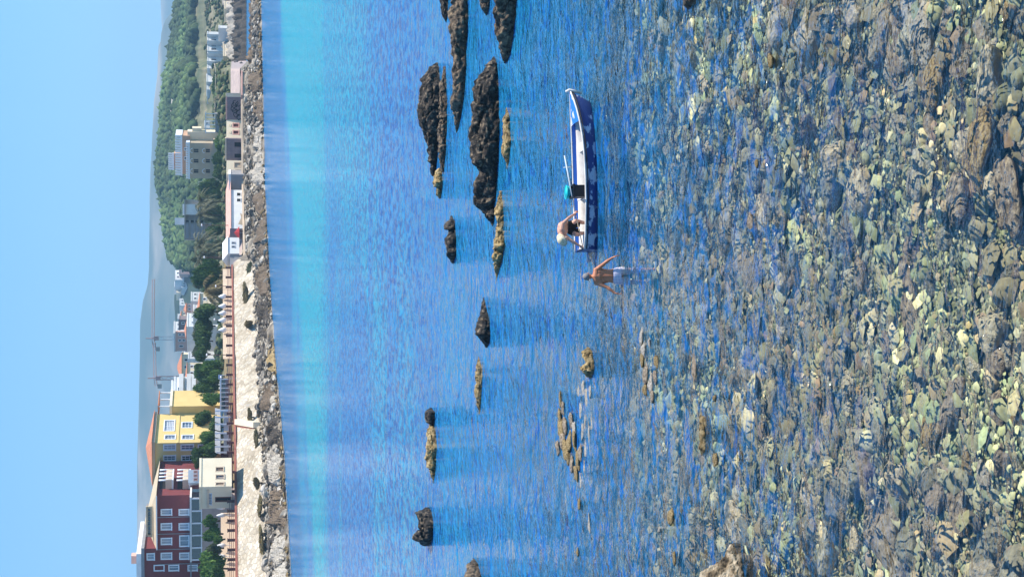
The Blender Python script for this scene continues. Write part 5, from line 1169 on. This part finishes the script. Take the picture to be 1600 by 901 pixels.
# ---------------- trees near the promenade
T = [
 ('broad dark evergreen tree standing between the palms and the drooping palm', 408, 446, 305, 346, 330, 'leaf', 0.1),
 ('dark evergreen at the right end of the hedge row, tallest part', 474, 500, 306, 338, 320, 'leaf', 0.1),
 ('second dark evergreen of the hedge row behind the straw lawn', 494, 524, 308, 334, 322, 'leaf', 0.1),
 ('third dark evergreen of the hedge row behind the straw lawn', 518, 548, 306, 330, 318, 'leaf', 0.1),
 ('fourth dark evergreen of the hedge row behind the tallest lamp post', 540, 566, 306, 326, 312, 'leaf', 0.1),
 ('bright-topped bushy tree at the lawn end next to the blue and white board', 560, 592, 316, 346, 300, 'leaf_bright', 0.1),
 ('dark tree right of the white modern block', 568, 600, 304, 326, 312, 'leaf', 0.1),
 ('light green bush beside the blue and white board', 576, 600, 328, 348, 290, 'leaf_bright', 0.1),
 ('dark evergreen mass behind the glazed pavilion, its right half', 594, 624, 303, 346, 290, 'leaf', 0.1),
 ('dark evergreen mass behind the glazed pavilion, its left half', 614, 648, 303, 342, 288, 'leaf', 0.1),
 ('bright green round tree in front of the dark evergreens beside the cafe pergola', 612, 636, 318, 348, 282, 'leaf_bright', 0.1),
 ('dark tree at the right foot of the ochre building', 638, 668, 304, 330, 280, 'leaf', 0.1),
 ('dense shrub behind the right end of the cafe pergola', 652, 682, 328, 348, 274, 'leaf', 0.1),
 ('bright shrub behind the middle of the cafe pergola', 670, 696, 314, 346, 272, 'leaf_bright', 0.1),
 ('green shrub behind the left end of the cafe pergola', 688, 716, 314, 348, 270, 'leaf_bright', 0.1),
 ('small dark tree before the black door of the ochre building', 702, 728, 300, 318, 268, 'leaf', 0.1),
 ('round garden tree with a gap in its crown in front of the red hotel', 803, 824, 318, 340, 236, 'leaf_bright', 0.1),
 ('green shrub under the round garden tree of the red hotel', 822, 846, 320, 345, 236, 'leaf_bright', 0.1),
 ('yellow-green bush on the peach garden wall', 834, 850, 334, 348, 234, 'leaf_bright', 0.1),
 ('wide bright green palm-like tree at the left picture edge before the red hotel', 862, 915, 314, 352, 232, 'leaf_bright', 0.1),
 ('olive-green shrub between the folded parasols of the hotel garden', 846, 866, 324, 346, 233, 'leaf_olive', 0.1),
 ('dark cypress-like clump at the left foot of the Moorish villa', 282, 310, 312, 352, 440, 'leaf', 0.1),
 ('dark tree screening the base of the Moorish villa, its left half', 256, 284, 334, 353, 445, 'leaf', 0.1),
 ('dark tree screening the base of the Moorish villa, its middle', 232, 260, 334, 353, 446, 'leaf', 0.1),
 ('green tree at the right foot of the Moorish villa', 206, 236, 336, 354, 446, 'leaf_bright', 0.1),
 ('olive tree behind the graffiti building', 168, 206, 340, 355, 440, 'leaf_olive', 0.1),
 ('dark round tree above the arcaded coast house', 118, 150, 332, 352, 560, 'leaf', 0.1),
 ('dark tree group right of the arcaded coast house', 98, 124, 340, 352, 570, 'leaf', 0.1),
 ('green tree behind the pair of palms nearest the villa', 322, 350, 320, 352, 420, 'leaf', 0.1),
 ('leafy tree between the palms, below the concrete shell', 346, 372, 324, 352, 415, 'leaf', 0.1),
 ('yellow-green shrub at the left of the concrete shell', 372, 394, 330, 352, 400, 'leaf_olive', 0.1),
 ('olive-coloured tree right of the broad dark evergreen', 392, 414, 304, 340, 380, 'leaf_olive', 0.1),
 ('pale green tree behind the broad dark evergreen', 424, 454, 302, 322, 390, 'leaf_olive', 0.1),
 ('dark shrub at the foot of the drooping palm', 440, 462, 318, 342, 335, 'leaf', 0.1),
 ('tree hiding the foot of the white apartment house', 500, 540, 302, 318, 370, 'leaf_olive', 0.1),
 ('green tree below the long orange-pink roof', 538, 566, 302, 320, 372, 'leaf_olive', 0.1),
]
for lab, a, b, pt, pb, D, m, tk in T:
    gz = None; tree('garden_tree', lab, a, b, pt, pb, D, m, zb=None)
for lab, py, pt, pb, D, w, hang in (('palm with ragged pale crown nearest the Moorish villa', 315, 304, 354, 390, 3.4, False), ('palm with ragged pale crown in front of the concrete shell', 336, 303, 354, 388, 3.6, False), ('tall palm at the left side of the concrete shell', 382, 301, 355, 375, 3.6, False), ('tall palm between the concrete shell and the broad dark evergreen', 404, 302, 356, 372, 3.6, False), ('drooping grey-brown palm with dead fronds beside the straw lawn', 453, 306, 358, 330, 4.6, True)):
    palm(lab, py, pt, pb, D, w, 0.55 if not hang else 0.8, hang=hang)
# dry scrub patches on the sea wall slope and shore
for lab, y0, y1, p0, p1, D, m in (('long brown scrub patch in the sandy slope under the drooping palm', 438, 486, 376, 388, 0, 'leaf_dry'), ('brown scrub mound in the middle of the sandy slope', 484, 530, 378, 394, 0, 'leaf_dry'), ('green weedy patch at the right end of the sandy slope', 402, 440, 382, 394, 0, 'leaf_olive'), ('dry grass clump climbing to the stone buttress', 636, 668, 384, 394, 0, 'leaf_dry'), ('dry grass tuft left of the stone buttress', 668, 700, 394, 404, 0, 'leaf_dry'), ('olive tuft on the slope below the cream restaurant', 742, 766, 393, 406, 0, 'leaf_dry'), ('long dry grass clump below the hotel garden, right half', 768, 812, 400, 410, 0, 'leaf_dry'), ('long dry grass clump below the hotel garden, left half', 812, 880, 402, 412, 0, 'leaf_dry')):
    c = (y0+y1)/2; D = shore_d(c)+(15 if p0 < 392 else 12.5); tree('dry_scrub' if m == 'leaf_dry' else 'green_scrub', lab, y0, y1, p0, p1, D, m, cat='scrub')

# ================================================================== BOAT
def lay(name, rings, mat, parent, closed=False, smooth=True):
    n, m = len(rings), len(rings[0]); V = [tuple(p) for r in rings for p in r]
    return link(name, mesh_np(name, V, grid_faces(n, m), smooth), mat, parent)
def M_peel(name, base, under, scale, th):
    m, nn, ll, bs = nodes_of(name); bs.inputs['Roughness'].default_value = 0.5
    tc = nn.new('ShaderNodeTexCoord'); mp = nn.new('ShaderNodeMapping'); mp.inputs['Scale'].default_value = (0.6, 1, 1.3); ll.new(tc.outputs['Object'], mp.inputs[0])
    nz = nn.new('ShaderNodeTexNoise'); nz.inputs['Scale'].default_value = scale; nz.inputs['Detail'].default_value = 7; nz.inputs['Roughness'].default_value = 0.6; ll.new(mp.outputs[0], nz.inputs['Vector'])
    r = ramp(nn, [(th, base), (th+0.015, under)]); ll.new(nz.outputs['Fac'], r.inputs[0]); ll.new(r.outputs[0], bs.inputs['Base Color'])
    b = nn.new('ShaderNodeBump'); b.inputs['Distance'].default_value = 0.004; b.invert = True; ll.new(nz.outputs['Fac'], b.inputs['Height']); ll.new(b.outputs[0], bs.inputs['Normal'])
    return m
MAT['hull_paint'] = M_peel('peeling_navy_paint', (0.003, 0.028, 0.15), (0.40, 0.45, 0.56), 2.6, 0.545)
MAT['inner_blue'] = M_peel('blue_inner_paint', (0.015, 0.12, 0.50), (0.65, 0.68, 0.72), 2.6, 0.66)
MAT['boat_white'] = M('worn_white_boards', (0.78, 0.74, 0.68), (0.62, 0.56, 0.50), 3, 0.7, 0.004, 20)
MAT['deck_blue'] = M_peel('patchy_blue_deck', (0.02, 0.18, 0.58), (0.75, 0.72, 0.70), 3.6, 0.55)
MAT['black_plastic'] = M('black_crate_plastic', (0.010, 0.010, 0.011), (0.018, 0.017, 0.017), 8, 0.5)
MAT['turquoise'] = M('turquoise_plastic', (0.01, 0.52, 0.55), None, 3, 0.45)
MAT['oar_white'] = M('pale_oar_wood', (0.60, 0.66, 0.68), (0.45, 0.52, 0.56), 6, 0.6)
MAT['rope'] = M('rope', (0.25, 0.2, 0.14), None, 20, 0.9)
BO = onz(934.5, 391); BB = onz(927, 143)
byaw = math.atan2((BB-BO).y*0.55, (BB-BO).x)
boat = empty('rowing_boat', BO + Vector((0, 0.62, 0)), byaw, label='old wooden rowing boat with peeling navy hull and white inside, afloat in the shallows', cat='boat')
BL = (at(893, 143, BB.y+0.3)-BO).x/math.cos(byaw)
ST = [0, .08, .18, .3, .44, .58, .70, .80, .88, .94, .98, 1.0]
HB = [.50, .56, .61, .65, .66, .63, .56, .45, .33, .20, .09, .02]
SH = [.30, .29, .285, .28, .285, .30, .325, .36, .40, .435, .465, .48]
KZ = [-.24, -.28, -.30, -.32, -.32, -.31, -.29, -.25, -.17, -.03, .16, .34]  # keel deepened so the navy hull stands in for the shadow below
def sect(i, inset=0.0, floor=None, n=15):
    x = ST[i]*BL; hb, sh, kz = HB[i]-inset, SH[i]+(0 if inset == 0 else 0.004), KZ[i]+inset; hb = max(0.004, hb); out = []
    for j in range(n):
        t = -1+2*j/(n-1); a = abs(t); z = kz+(sh-kz)*a**2.4; y = math.copysign(hb*(1-(1-a)**1.75), t)
        if floor is not None and z < floor:
            z = floor
        out.append(Vector((x - (0.0 if ST[i] < 0.9 else (1-a)*0.10*(ST[i]-0.88)/0.12*BL*0.25), y, z)))
    return out
lay('hull', [sect(i) for i in range(12)], MAT['hull_paint'], boat)
inn = [sect(i, 0.035, 0.03) for i in range(11)]; lay('inner_lining', inn, MAT['inner_blue'], boat)
tr = sect(0); MB().poly([tuple(p) for p in tr]).build('transom', MAT['hull_paint'], boat)
tr2 = [p+Vector((0.04, 0, 0)) for p in sect(0, 0.02)]; MB().poly([tuple(p) for p in tr2][::-1]).build('transom_inside', MAT['boat_white'], boat)
for sgn in (-1, 1):
    mb = MB(); mb.tube([Vector((ST[i]*BL, sgn*HB[i], SH[i]+0.008)) for i in range(12)], 0.024, 6); mb.build('gunwale', MAT['boat_white'], boat, True)
    mb = MB(); mb.tube([Vector((ST[i]*BL, sgn*(HB[i]+0.012), SH[i]-0.045)) for i in range(12)], 0.014, 6); mb.build('rubbing_strake', MAT['black_plastic'], boat, True)
for k in range(7):        # floor boards
    y = -0.36+k*0.12; MB().box(0.1, BL*(0.74-abs(k-3)*0.045), y-0.054, y+0.054, 0.032, 0.05).build('floorboard', MAT['boat_white'], boat)
# far side bench and near side white side-deck seen inside the near gunwale
for sgn, mt in ((-1, 'boat_white'), (1, 'boat_white')):
    V = []
    for i in range(0, 9):
        hb = max(0.05, HB[i]-0.03); V.append([Vector((ST[i]*BL, sgn*hb*0.97, SH[i]-0.085)), Vector((ST[i]*BL, sgn*hb*0.55, SH[i]-0.095)), Vector((ST[i]*BL, sgn*hb*0.53, 0.045))])
    lay('side_bench', V, MAT[mt], boat, smooth=False)
for xx in (0.36, 0.66):
    hb = float(np.interp(xx, ST, HB)); MB().box(xx*BL-0.11, xx*BL+0.11, -hb*0.58, hb*0.93, 0.18, 0.205).build('thwart', MAT['boat_white'], boat)
MB().box(0.05, 0.42, -0.45, 0.45, 0.17, 0.20).build('stern_seat', MAT['boat_white'], boat)
fd = [[Vector((ST[i]*BL, t*(HB[i]-0.01), SH[i]+0.012+0.03*(1-t*t))) for t in (-1, -.5, 0, .5, 1)] for i in range(7, 12)]
lay('foredeck', fd, MAT['deck_blue'], boat)
MB().tube([(BL*0.995, 0, 0.20), (BL*1.01, 0, 0.52), (BL*1.0, 0, 0.60)], [0.035, 0.045, 0.03], 8).build('stem_post', MAT['boat_white'], boat, True)
for sgn in (-1, 1): MB().tube([(BL*0.3, sgn*0.655, 0.28), (BL*0.3, sgn*0.66, 0.37)], 0.014, 6).build('rowlock', MAT['metal'], boat)
# crate, bucket lid and box on the boat
def bl(x, y, z): return boat.matrix_world_calc @ Vector((x, y, z)) if False else (Matrix.Translation(boat.location) @ Matrix.Rotation(byaw, 4, 'Z')) @ Vector((x, y, z))
xc = (at(905, 298, BO.y)-BO).x
cr = empty('black_crate', bl(xc, -0.20, 0.22), byaw, label='black plastic crate standing on the boat in front of the stooping man', cat='crate')
mb = MB(); w, d, h = 0.145, 0.2, 0.33
mb.box(-w, w, -d, -d+.015, 0, h).box(-w, w, d-.015, d, 0, h).box(-w, -w+.015, -d+.016, d-.016, 0, h).box(w-.015, w, -d+.016, d-.016, 0, h).box(-w+.016, w-.016, -d+.016, d-.016, 0, .015); mb.build('body', MAT['black_plastic'], cr)
MB().box(-w-.02, w+.02, -d-.02, -d, h-.05, h).box(-w-.02, w+.02, d, d+.02, h-.05, h).box(-w-.02, -w, -d, d, h-.05, h).box(w, w+.02, -d, d, h-.05, h).build('rim', MAT['black_plastic'], cr)
tb = empty('turquoise_bucket', bl(xc+0.02, 0.10, 0.40), byaw+0.15, label='bright turquoise plastic tub lying behind the black crate in the boat', cat='tub')
MB().tube([(0, 0, 0), (0, 0, 0.14), (0, 0, 0.21)], [0.13, 0.155, 0.165], 18).build('tub', MAT['turquoise'], tb, True)
MB().tube([(0.17*math.cos(t), 0.17*math.sin(t), 0.21) for t in [k*math.pi/9 for k in range(19)]], 0.012, 6).build('rim', MAT['turquoise'], tb, True)
MB().tube([(0, 0, -0.14), (0, 0, -0.01)], 0.1, 10).build('stand', MAT['black_plastic'], tb)
BY = boat.location.y
def bp(px, py, dy=0.0): return at(px, py, BY+dy)
o1 = bp(882, 243, 0.12); o2 = bp(899, 333, -0.1); o3 = bp(911, 387, -0.3)
oar = empty('wooden_oar', o1, 0, label='long pale oar held across the boat by the stooping man', cat='oar')
MB().tube([o1-o1, o2-o1], 0.017, 8).build('shaft', MAT['oar_white'], oar, True); MB().tube([o2-o1, o3-o1], 0.012, 8).build('grip_end', MAT['castle'], oar, True)
e0 = bp(882, 262, 0.12)-o1; MB().tube([e0+Vector((0, 0, 0.03)), e0+Vector((0.02, 0, -0.16))], 0.012, 6).build('cross_pin', MAT['oar_white'], oar, True)

# ================================================================== PEOPLE
def body_mesh(name, caps, ells, vox=0.0075, smooth=3):
    mb = MB()
    for c in caps:
        P, R = c
        P = [Vector(p) for p in P]
        # rounded ends
        a = (P[0]-P[1]).normalized(); b = (P[-1]-P[-2]).normalized()
        pts = [P[0]+a*R[0]*0.9, P[0]+a*R[0]*0.5] + P + [P[-1]+b*R[-1]*0.5, P[-1]+b*R[-1]*0.9]
        mb.tube(pts, [R[0]*0.35, R[0]*0.82]+list(R)+[R[-1]*0.82, R[-1]*0.35], 12)
    for e in ells: mb.ell(*e)
    o = mb.build(name, None)
    md = o.modifiers.new('r', 'REMESH'); md.mode = 'VOXEL'; md.voxel_size = vox; md.use_smooth_shade = True
    ms = o.modifiers.new('s', 'SMOOTH'); ms.iterations = smooth; ms.factor = 0.5
    dg = bpy.context.evaluated_depsgraph_get(); me = bpy.data.meshes.new_from_object(o.evaluated_get(dg)); me.name = name
    bpy.data.objects.remove(o)
    for p in me.polygons: p.use_smooth = True
    return me
def lerp(a, b, t): return a+(b-a)*t
def arm(sh, el, wr, hand_dir, palm_n, grip=0.3, s=1.0):
    """upper arm, forearm and a five-fingered hand; returns capsules"""
    sh, el, wr = Vector(sh), Vector(el), Vector(wr); caps = []
    caps.append(([sh, lerp(sh, el, .35), lerp(sh, el, .7), el], [.056*s, .052*s, .043*s, .038*s]))
    caps.append(([el, lerp(el, wr, .3), lerp(el, wr, .7), wr], [.039*s, .041*s, .031*s, .025*s]))
    f = Vector(hand_dir).normalized(); n = Vector(palm_n); n = (n-f*n.dot(f)).normalized(); sd_ = f.cross(n)
    for q in (-.026, -.009, .009, .026): caps.append(([wr+sd_*q*0.6+f*0.01, wr+f*0.045+sd_*q, wr+f*0.088+sd_*q*1.05], [.017, .0165, .0125]))
    for q, L in zip((-.030, -.010, .010, .029), (.068, .082, .076, .058)):
        b = wr+f*0.088+sd_*q*1.05; g = grip; p1 = b+(f*math.cos(g)+n*math.sin(g))*L*.45; p2 = p1+(f*math.cos(2*g)+n*math.sin(2*g))*L*.32; p3 = p2+(f*math.cos(2.8*g)+n*math.sin(2.8*g))*L*.23
        caps.append(([b, p1, p2, p3], [.0105, .0098, .0088, .0075]))
    b = wr+f*0.03-sd_*0.028; caps.append(([b, b+(f*.5-sd_*.75+n*.3).normalized()*.04, b+(f*.8-sd_*.5+n*.55).normalized()*.075], [.0145, .012, .0095]))
    return caps
def head_parts(c, up, fw, s=1.0):
    """skull, jaw, nose, brows, ears, lips as overlapping shapes in the head's own axes"""
    up = Vector(up).normalized(); fw = Vector(fw); fw = (fw-up*fw.dot(up)).normalized(); rt = fw.cross(up)
    R = Matrix((rt, fw, up)).transposed(); c = Vector(c)
    def w(x, y, z): return c+R@Vector((x, y, z))*s
    E = [(w(0, -.012, .03), (.077*s, .095*s, .088*s), R, 16, 12), (w(0, .022, -.045), (.058*s, .070*s, .068*s), R, 14, 10), (w(0, .045, -.085), (.034*s, .038*s, .026*s), R), (w(0, .098, -.012), (.011*s, .020*s, .026*s), R), (w(0, .108, -.026), (.016*s, .014*s, .011*s), R),
         (w(-.03, .078, .022), (.022*s, .012*s, .008*s), R), (w(.03, .078, .022), (.022*s, .012*s, .008*s), R), (w(0, .086, -.056), (.024*s, .010*s, .006*s), R), (w(0, .084, -.067), (.021*s, .010*s, .007*s), R),
         (w(-.082, -.005, -.008), (.010*s, .020*s, .032*s), R), (w(.082, -.005, -.008), (.010*s, .020*s, .032*s), R), (w(-.042, .062, -.025), (.022*s, .02*s, .018*s), R), (w(.042, .062, -.025), (.022*s, .02*s, .018*s), R)]
    return E, w, R
def M_skin(name, c1, c2):
    m, nn, ll, bs = nodes_of(name); bs.inputs['Roughness'].default_value = 0.5; bs.inputs['Subsurface Weight'].default_value = 0.05
    tc = nn.new('ShaderNodeTexCoord'); nz = nn.new('ShaderNodeTexNoise'); nz.inputs['Scale'].default_value = 6; nz.inputs['Detail'].default_value = 4; ll.new(tc.outputs['Object'], nz.inputs['Vector'])
    r = ramp(nn, [(0.35, c1), (0.7, c2)]); ll.new(nz.outputs['Fac'], r.inputs[0]); ll.new(r.outputs[0], bs.inputs['Base Color']); return m
MAT['skin_tan'] = M_skin('sunburnt_skin', (0.44, 0.15, 0.065), (0.56, 0.22, 0.11)); MAT['skin_pink'] = M_skin('pinkish_skin', (0.52, 0.26, 0.17), (0.62, 0.34, 0.24))
MAT['grey_hair'] = M('grey_hair', (0.30, 0.28, 0.27), (0.16, 0.14, 0.13), 60, 0.8)
MAT['straw'] = M('straw_hat', (0.72, 0.62, 0.42), (0.60, 0.50, 0.32), 40, 0.9)
MAT['black_cloth'] = M('black_shorts_cloth', (0.012, 0.012, 0.014), None, 20, 0.9)
def M_check():
    m, nn, ll, bs = nodes_of('checked_trunks_cloth'); bs.inputs['Roughness'].default_value = 0.9; tc = nn.new('ShaderNodeTexCoord'); ws = []
    for rot in (0, math.pi/2):
        w = nn.new('ShaderNodeTexWave'); w.inputs['Scale'].default_value = 9; mp = nn.new('ShaderNodeMapping'); mp.inputs['Rotation'].default_value = (0, rot, 0); ll.new(tc.outputs['Object'], mp.inputs[0]); ll.new(mp.outputs[0], w.inputs['Vector']); ws.append(w.outputs['Fac'])
    ad = nn.new('ShaderNodeMath'); ad.operation = 'MULTIPLY'; ll.new(ws[0], ad.inputs[0]); ll.new(ws[1], ad.inputs[1])
    r = ramp(nn, [(0.1, (0.80, 0.74, 0.74)), (0.35, (0.50, 0.44, 0.60)), (0.7, (0.20, 0.20, 0.45))]); ll.new(ad.outputs[0], r.inputs[0]); ll.new(r.outputs[0], bs.inputs['Base Color']); return m
MAT['trunks'] = M_check()
def eyes(w, parent):
    for x in (-.031, .031):
        MB().ell(tuple(w(x, .082, .002)), (.012, .010, .010)).build('eye', MAT['white_paint'], parent, True)
        MB().ell(tuple(w(x, .091, .002)), (.005, .004, .005), None, 8, 6).build('pupil', MAT['dark'], parent, True)

# ---- the bather, seen from behind, thigh-deep in the water
def bather():
    O = onz(972, 431.5); Y = O.y
    def P(px, py, dy=0.0): return at(px, py, Y+dy)-O
    root = empty('person', O, 0, label='grey-haired man in checked trunks standing thigh-deep in the sea with his back turned', cat='man')
    hd = P(918.5, 432, 0.05); nk = P(928.5, 432, 0.0); ch = P(940, 431.5, 0.02); wa = P(953, 431, -0.01); pe = P(963, 431, 0)
    sR, sL = P(931.5, 422, 0), P(932, 441.5, 0)      # his right shoulder is to our right
    bed = -0.80
    caps = [([nk+Vector((0, 0, -.03)), nk+Vector((0, .01, .03)), lerp(nk, hd, .6)], [.062, .058, .056])]
    caps += [([lerp(sR, sL, .08), lerp(sR, sL, .5)+Vector((0, -.01, .025)), lerp(sR, sL, .92)], [.070, .078, .070])]
    for t in (-1, 1):   # trunk built of overlapping side volumes so that the back tapers to the waist
        caps.append(([ch+Vector((t*.085, 0, .09)), ch+Vector((t*.082, .01, 0)), wa+Vector((t*.062, .01, .02)), pe+Vector((t*.075, 0, 0))], [.098, .103, .085, .102]))
    caps.append(([ch+Vector((0, -.02, .1)), ch, wa, pe], [.10, .105, .088, .10]))
    caps += arm(sR, P(946, 410, -.06), P(957, 402.5, -.12), P(965, 398.5, -.14)-P(957, 402.5, -.12), (-.3, -.2, -1), .25)
    caps += arm(sL, P(949, 449, -.08), P(960.5, 457.5, -.14), P(969, 460, -.16)-P(960.5, 457.5, -.14), (.3, -.2, -1), .25)
    for t, dx, dy in ((1, .13, .0), (-1, .14, .10)):
        hip = pe+Vector((t*.085, 0, -.03)); kn = Vector((t*dx, dy+.03, bed+.46)); an = Vector((t*dx*1.15, dy-.03, bed+.08)); hip = Vector((hip.x, hip.y, hip.z))
        kn.x += pe.x*.5; an.x += pe.x*.3
        caps.append(([hip, lerp(hip, kn, .35), lerp(hip, kn, .75), kn], [.095, .088, .064, .054]))
        caps.append(([kn, lerp(kn, an, .3), lerp(kn, an, .7), an], [.053, .058, .043, .036]))
        caps.append(([an+Vector((0, -.03, -.03)), an+Vector((0, .08, -.045)), an+Vector((0, .17, -.06))], [.038, .036, .026]))
        for q in range(5): caps.append(([an+Vector(((q-2)*.017, .16, -.06)), an+Vector(((q-2)*.019, .215-.006*abs(q-1.5), -.065))], [.013, .009]))
    E, w, R = head_parts(hd, (0.02, .05, 1), (0.05, 1, -.1)); 
    for sh in (sR, sL): E.append((sh, (.066, .066, .066)))
    link('body', body_mesh('bather_body', caps, E), MAT['skin_tan'], root); eyes(w, root)
    hb = MB(); hb.ell(tuple(w(0, -.022, .040)), (.081, .096, .088), R, 18, 12); hb.build('hair', MAT['grey_hair'], root, True)
    # trunks: a sleeve round hips and thighs
    def sleeve(rings, name, mat):
        V = []
        for (c, rx, ry) in rings: V += [(c[0]+rx*math.cos(a), c[1]+ry*math.sin(a), c[2]) for a in [k*math.pi/12 for k in range(25)]]
        return mesh_np(name, V, grid_faces(len(rings), 25), True)
    r = [(wa+Vector((0, 0, -.055)), .150, .104), (wa+Vector((0, 0, -.10)), .170, .118), (pe+Vector((0, 0, .0)), .193, .125), (pe+Vector((0, 0, -.09)), .200, .128)]
    link('trunks', sleeve(r, 'trunks', None), MAT['trunks'], root)
    for t in (-1, 1):
        c = pe+Vector((t*.098, 0.0, 0)); link('trouser_leg', sleeve([(c+Vector((0, 0, -.07)), .104, .118), (c+Vector((t*.008, .01, -.17)), .100, .106), (c+Vector((t*.014, .02, -.20)), .102, .104)], 'trouser_leg', None), MAT['trunks'], root)
bather()
# ---- the man stooping in the stern of the boat
def boatman():
    O = bp(918, 357, -0.02); O.z = 0.05
    def P(px, py, dy=0.0): return at(px, py, BY+dy)-O
    root = empty('person', O, 0, label='man in a straw hat and black shorts stooping in the stern of the rowing boat', cat='man')
    hd = P(880.5, 373.5, -.34); nk = P(876.5, 366, -.24); ch = P(876.5, 358, -.14); wa = P(884, 355, -.02); pe = P(893.5, 356, 0.04)
    sR, sL = P(879, 350.5, -.22), P(881, 367, -.22)
    caps = [([nk, lerp(nk, hd, .5)], [.062, .055])]
    caps += [([lerp(sR, sL, .05), lerp(sR, sL, .5)+Vector((0, 0, .035)), lerp(sR, sL, .95)], [.072, .084, .072])]
    for t in (-1, 1):
        ax = (sR-sL).normalized()*t
        caps.append(([ch+ax*.075+Vector((0, 0, -.02)), lerp(ch, wa, .5)+ax*.075, wa+ax*.06, pe+ax*.06], [.100, .102, .090, .098]))
    caps.append(([lerp(nk, ch, .4), ch, wa, pe], [.09, .105, .095, .10]))
    w1 = P(897.5, 334.5, -.12); caps += arm(sR, P(887.5, 341.5, -.24), w1, P(900, 329, -.08)-w1, (0, .6, -1), .75)
    w2 = P(906, 384, -.29); caps += arm(sL, P(893, 376.5, -.30), w2, P(912, 388, -.30)-w2, (.4, .5, -1), .75)
    for t, kx, ax_ in ((1, .10, .10), (-1, -.10, -.08)):
        hip = pe+Vector((t*.08, 0, -.02)); kn = Vector((kx+.06*t+.02, -.04, .38)); an = Vector((ax_*1.3, .05, .08))
        caps.append(([hip, lerp(hip, kn, .4), lerp(hip, kn, .8), kn], [.095, .084, .063, .054])); caps.append(([kn, lerp(kn, an, .3), lerp(kn, an, .7), an], [.053, .057, .042, .035]))
        caps.append(([an+Vector((0, .02, -.03)), an+Vector((0, -.08, -.045)), an+Vector((0, -.16, -.055))], [.036, .034, .024]))
        for q in range(5): caps.append(([an+Vector(((q-2)*.017, -.15, -.055)), an+Vector(((q-2)*.019, -.20, -.06))], [.013, .009]))
    E, w, R = head_parts(hd, (-.45, -.45, .75), (-.3, -.8, -.8))
    for sh in (sR, sL): E.append((sh, (.068, .068, .066)))
    link('body', body_mesh('boatman_body', caps, E), MAT['skin_pink'], root); eyes(w, root)
    hb = MB(); hb.ell(tuple(w(0, -.022, .020)), (.081, .096, .078), R, 18, 12); hb.build('hair', MAT['grey_hair'], root, True)
    up = (R@Vector((0, 0, 1))); h = MB(); c = Vector(w(0, -.005, .055))
    h.tube([c-up*.012, c, c+up*.006], [.098, .168, .10], 24); h.build('hat_brim', MAT['straw'], root, True)
    h = MB(); h.tube([c, c+up*.05, c+up*.085, c+up*.10], [.100, .096, .078, .03], 20); h.build('hat_crown', MAT['straw'], root, True)
    h = MB(); h.tube([c+up*.006, c+up*.026], [.103, .101], 20); h.build('hat_band', MAT['boat_white'], root, True)
    V = []
    for (q, rx, ry) in [(wa+Vector((0, 0, -.04)), .155, .115), (lerp(wa, pe, .6), .172, .125), (pe, .188, .128), (pe+Vector((0, 0, -.08)), .195, .125)]:
        V += [(q.x+rx*math.cos(a), q.y+ry*math.sin(a), q.z) for a in [k*math.pi/12 for k in range(25)]]
    link('shorts', mesh_np('shorts', V, grid_faces(4, 25), True), MAT['black_cloth'], root)
    for t in (-1, 1):
        V = []
        for dz, rr in ((-.06, .103), (-.12, .100), (-.18, .098)): V += [(pe.x+t*(.095-dz*.1)+rr*math.cos(a), pe.y+dz*.15+rr*1.1*math.sin(a), pe.z+dz) for a in [k*math.pi/12 for k in range(25)]]
        link('shorts_leg', mesh_np('shorts_leg', V, grid_faces(3, 25), True), MAT['black_cloth'], root)
boatman()

# ================================================================== AIR
hz = MB().box(-4500, 4500, -80, 7260, -12, 420).build('haze', None); hm = bpy.data.materials.new('haze_air'); hm.use_nodes = True
for n in list(hm.node_tree.nodes): hm.node_tree.nodes.remove(n)
ho = hm.node_tree.nodes.new('ShaderNodeOutputMaterial'); hv = hm.node_tree.nodes.new('ShaderNodeVolumePrincipled')
hv.inputs['Density'].default_value = 0.00021; hv.inputs['Color'].default_value = (0.44, 0.75, 1.0, 1); hv.inputs['Anisotropy'].default_value = 0.1
hm.node_tree.links.new(hv.outputs[0], ho.inputs['Volume']); hz.data.materials.append(hm); tag(hz, kind='stuff', label='thin blue summer haze over the bay and hills', cat='haze')
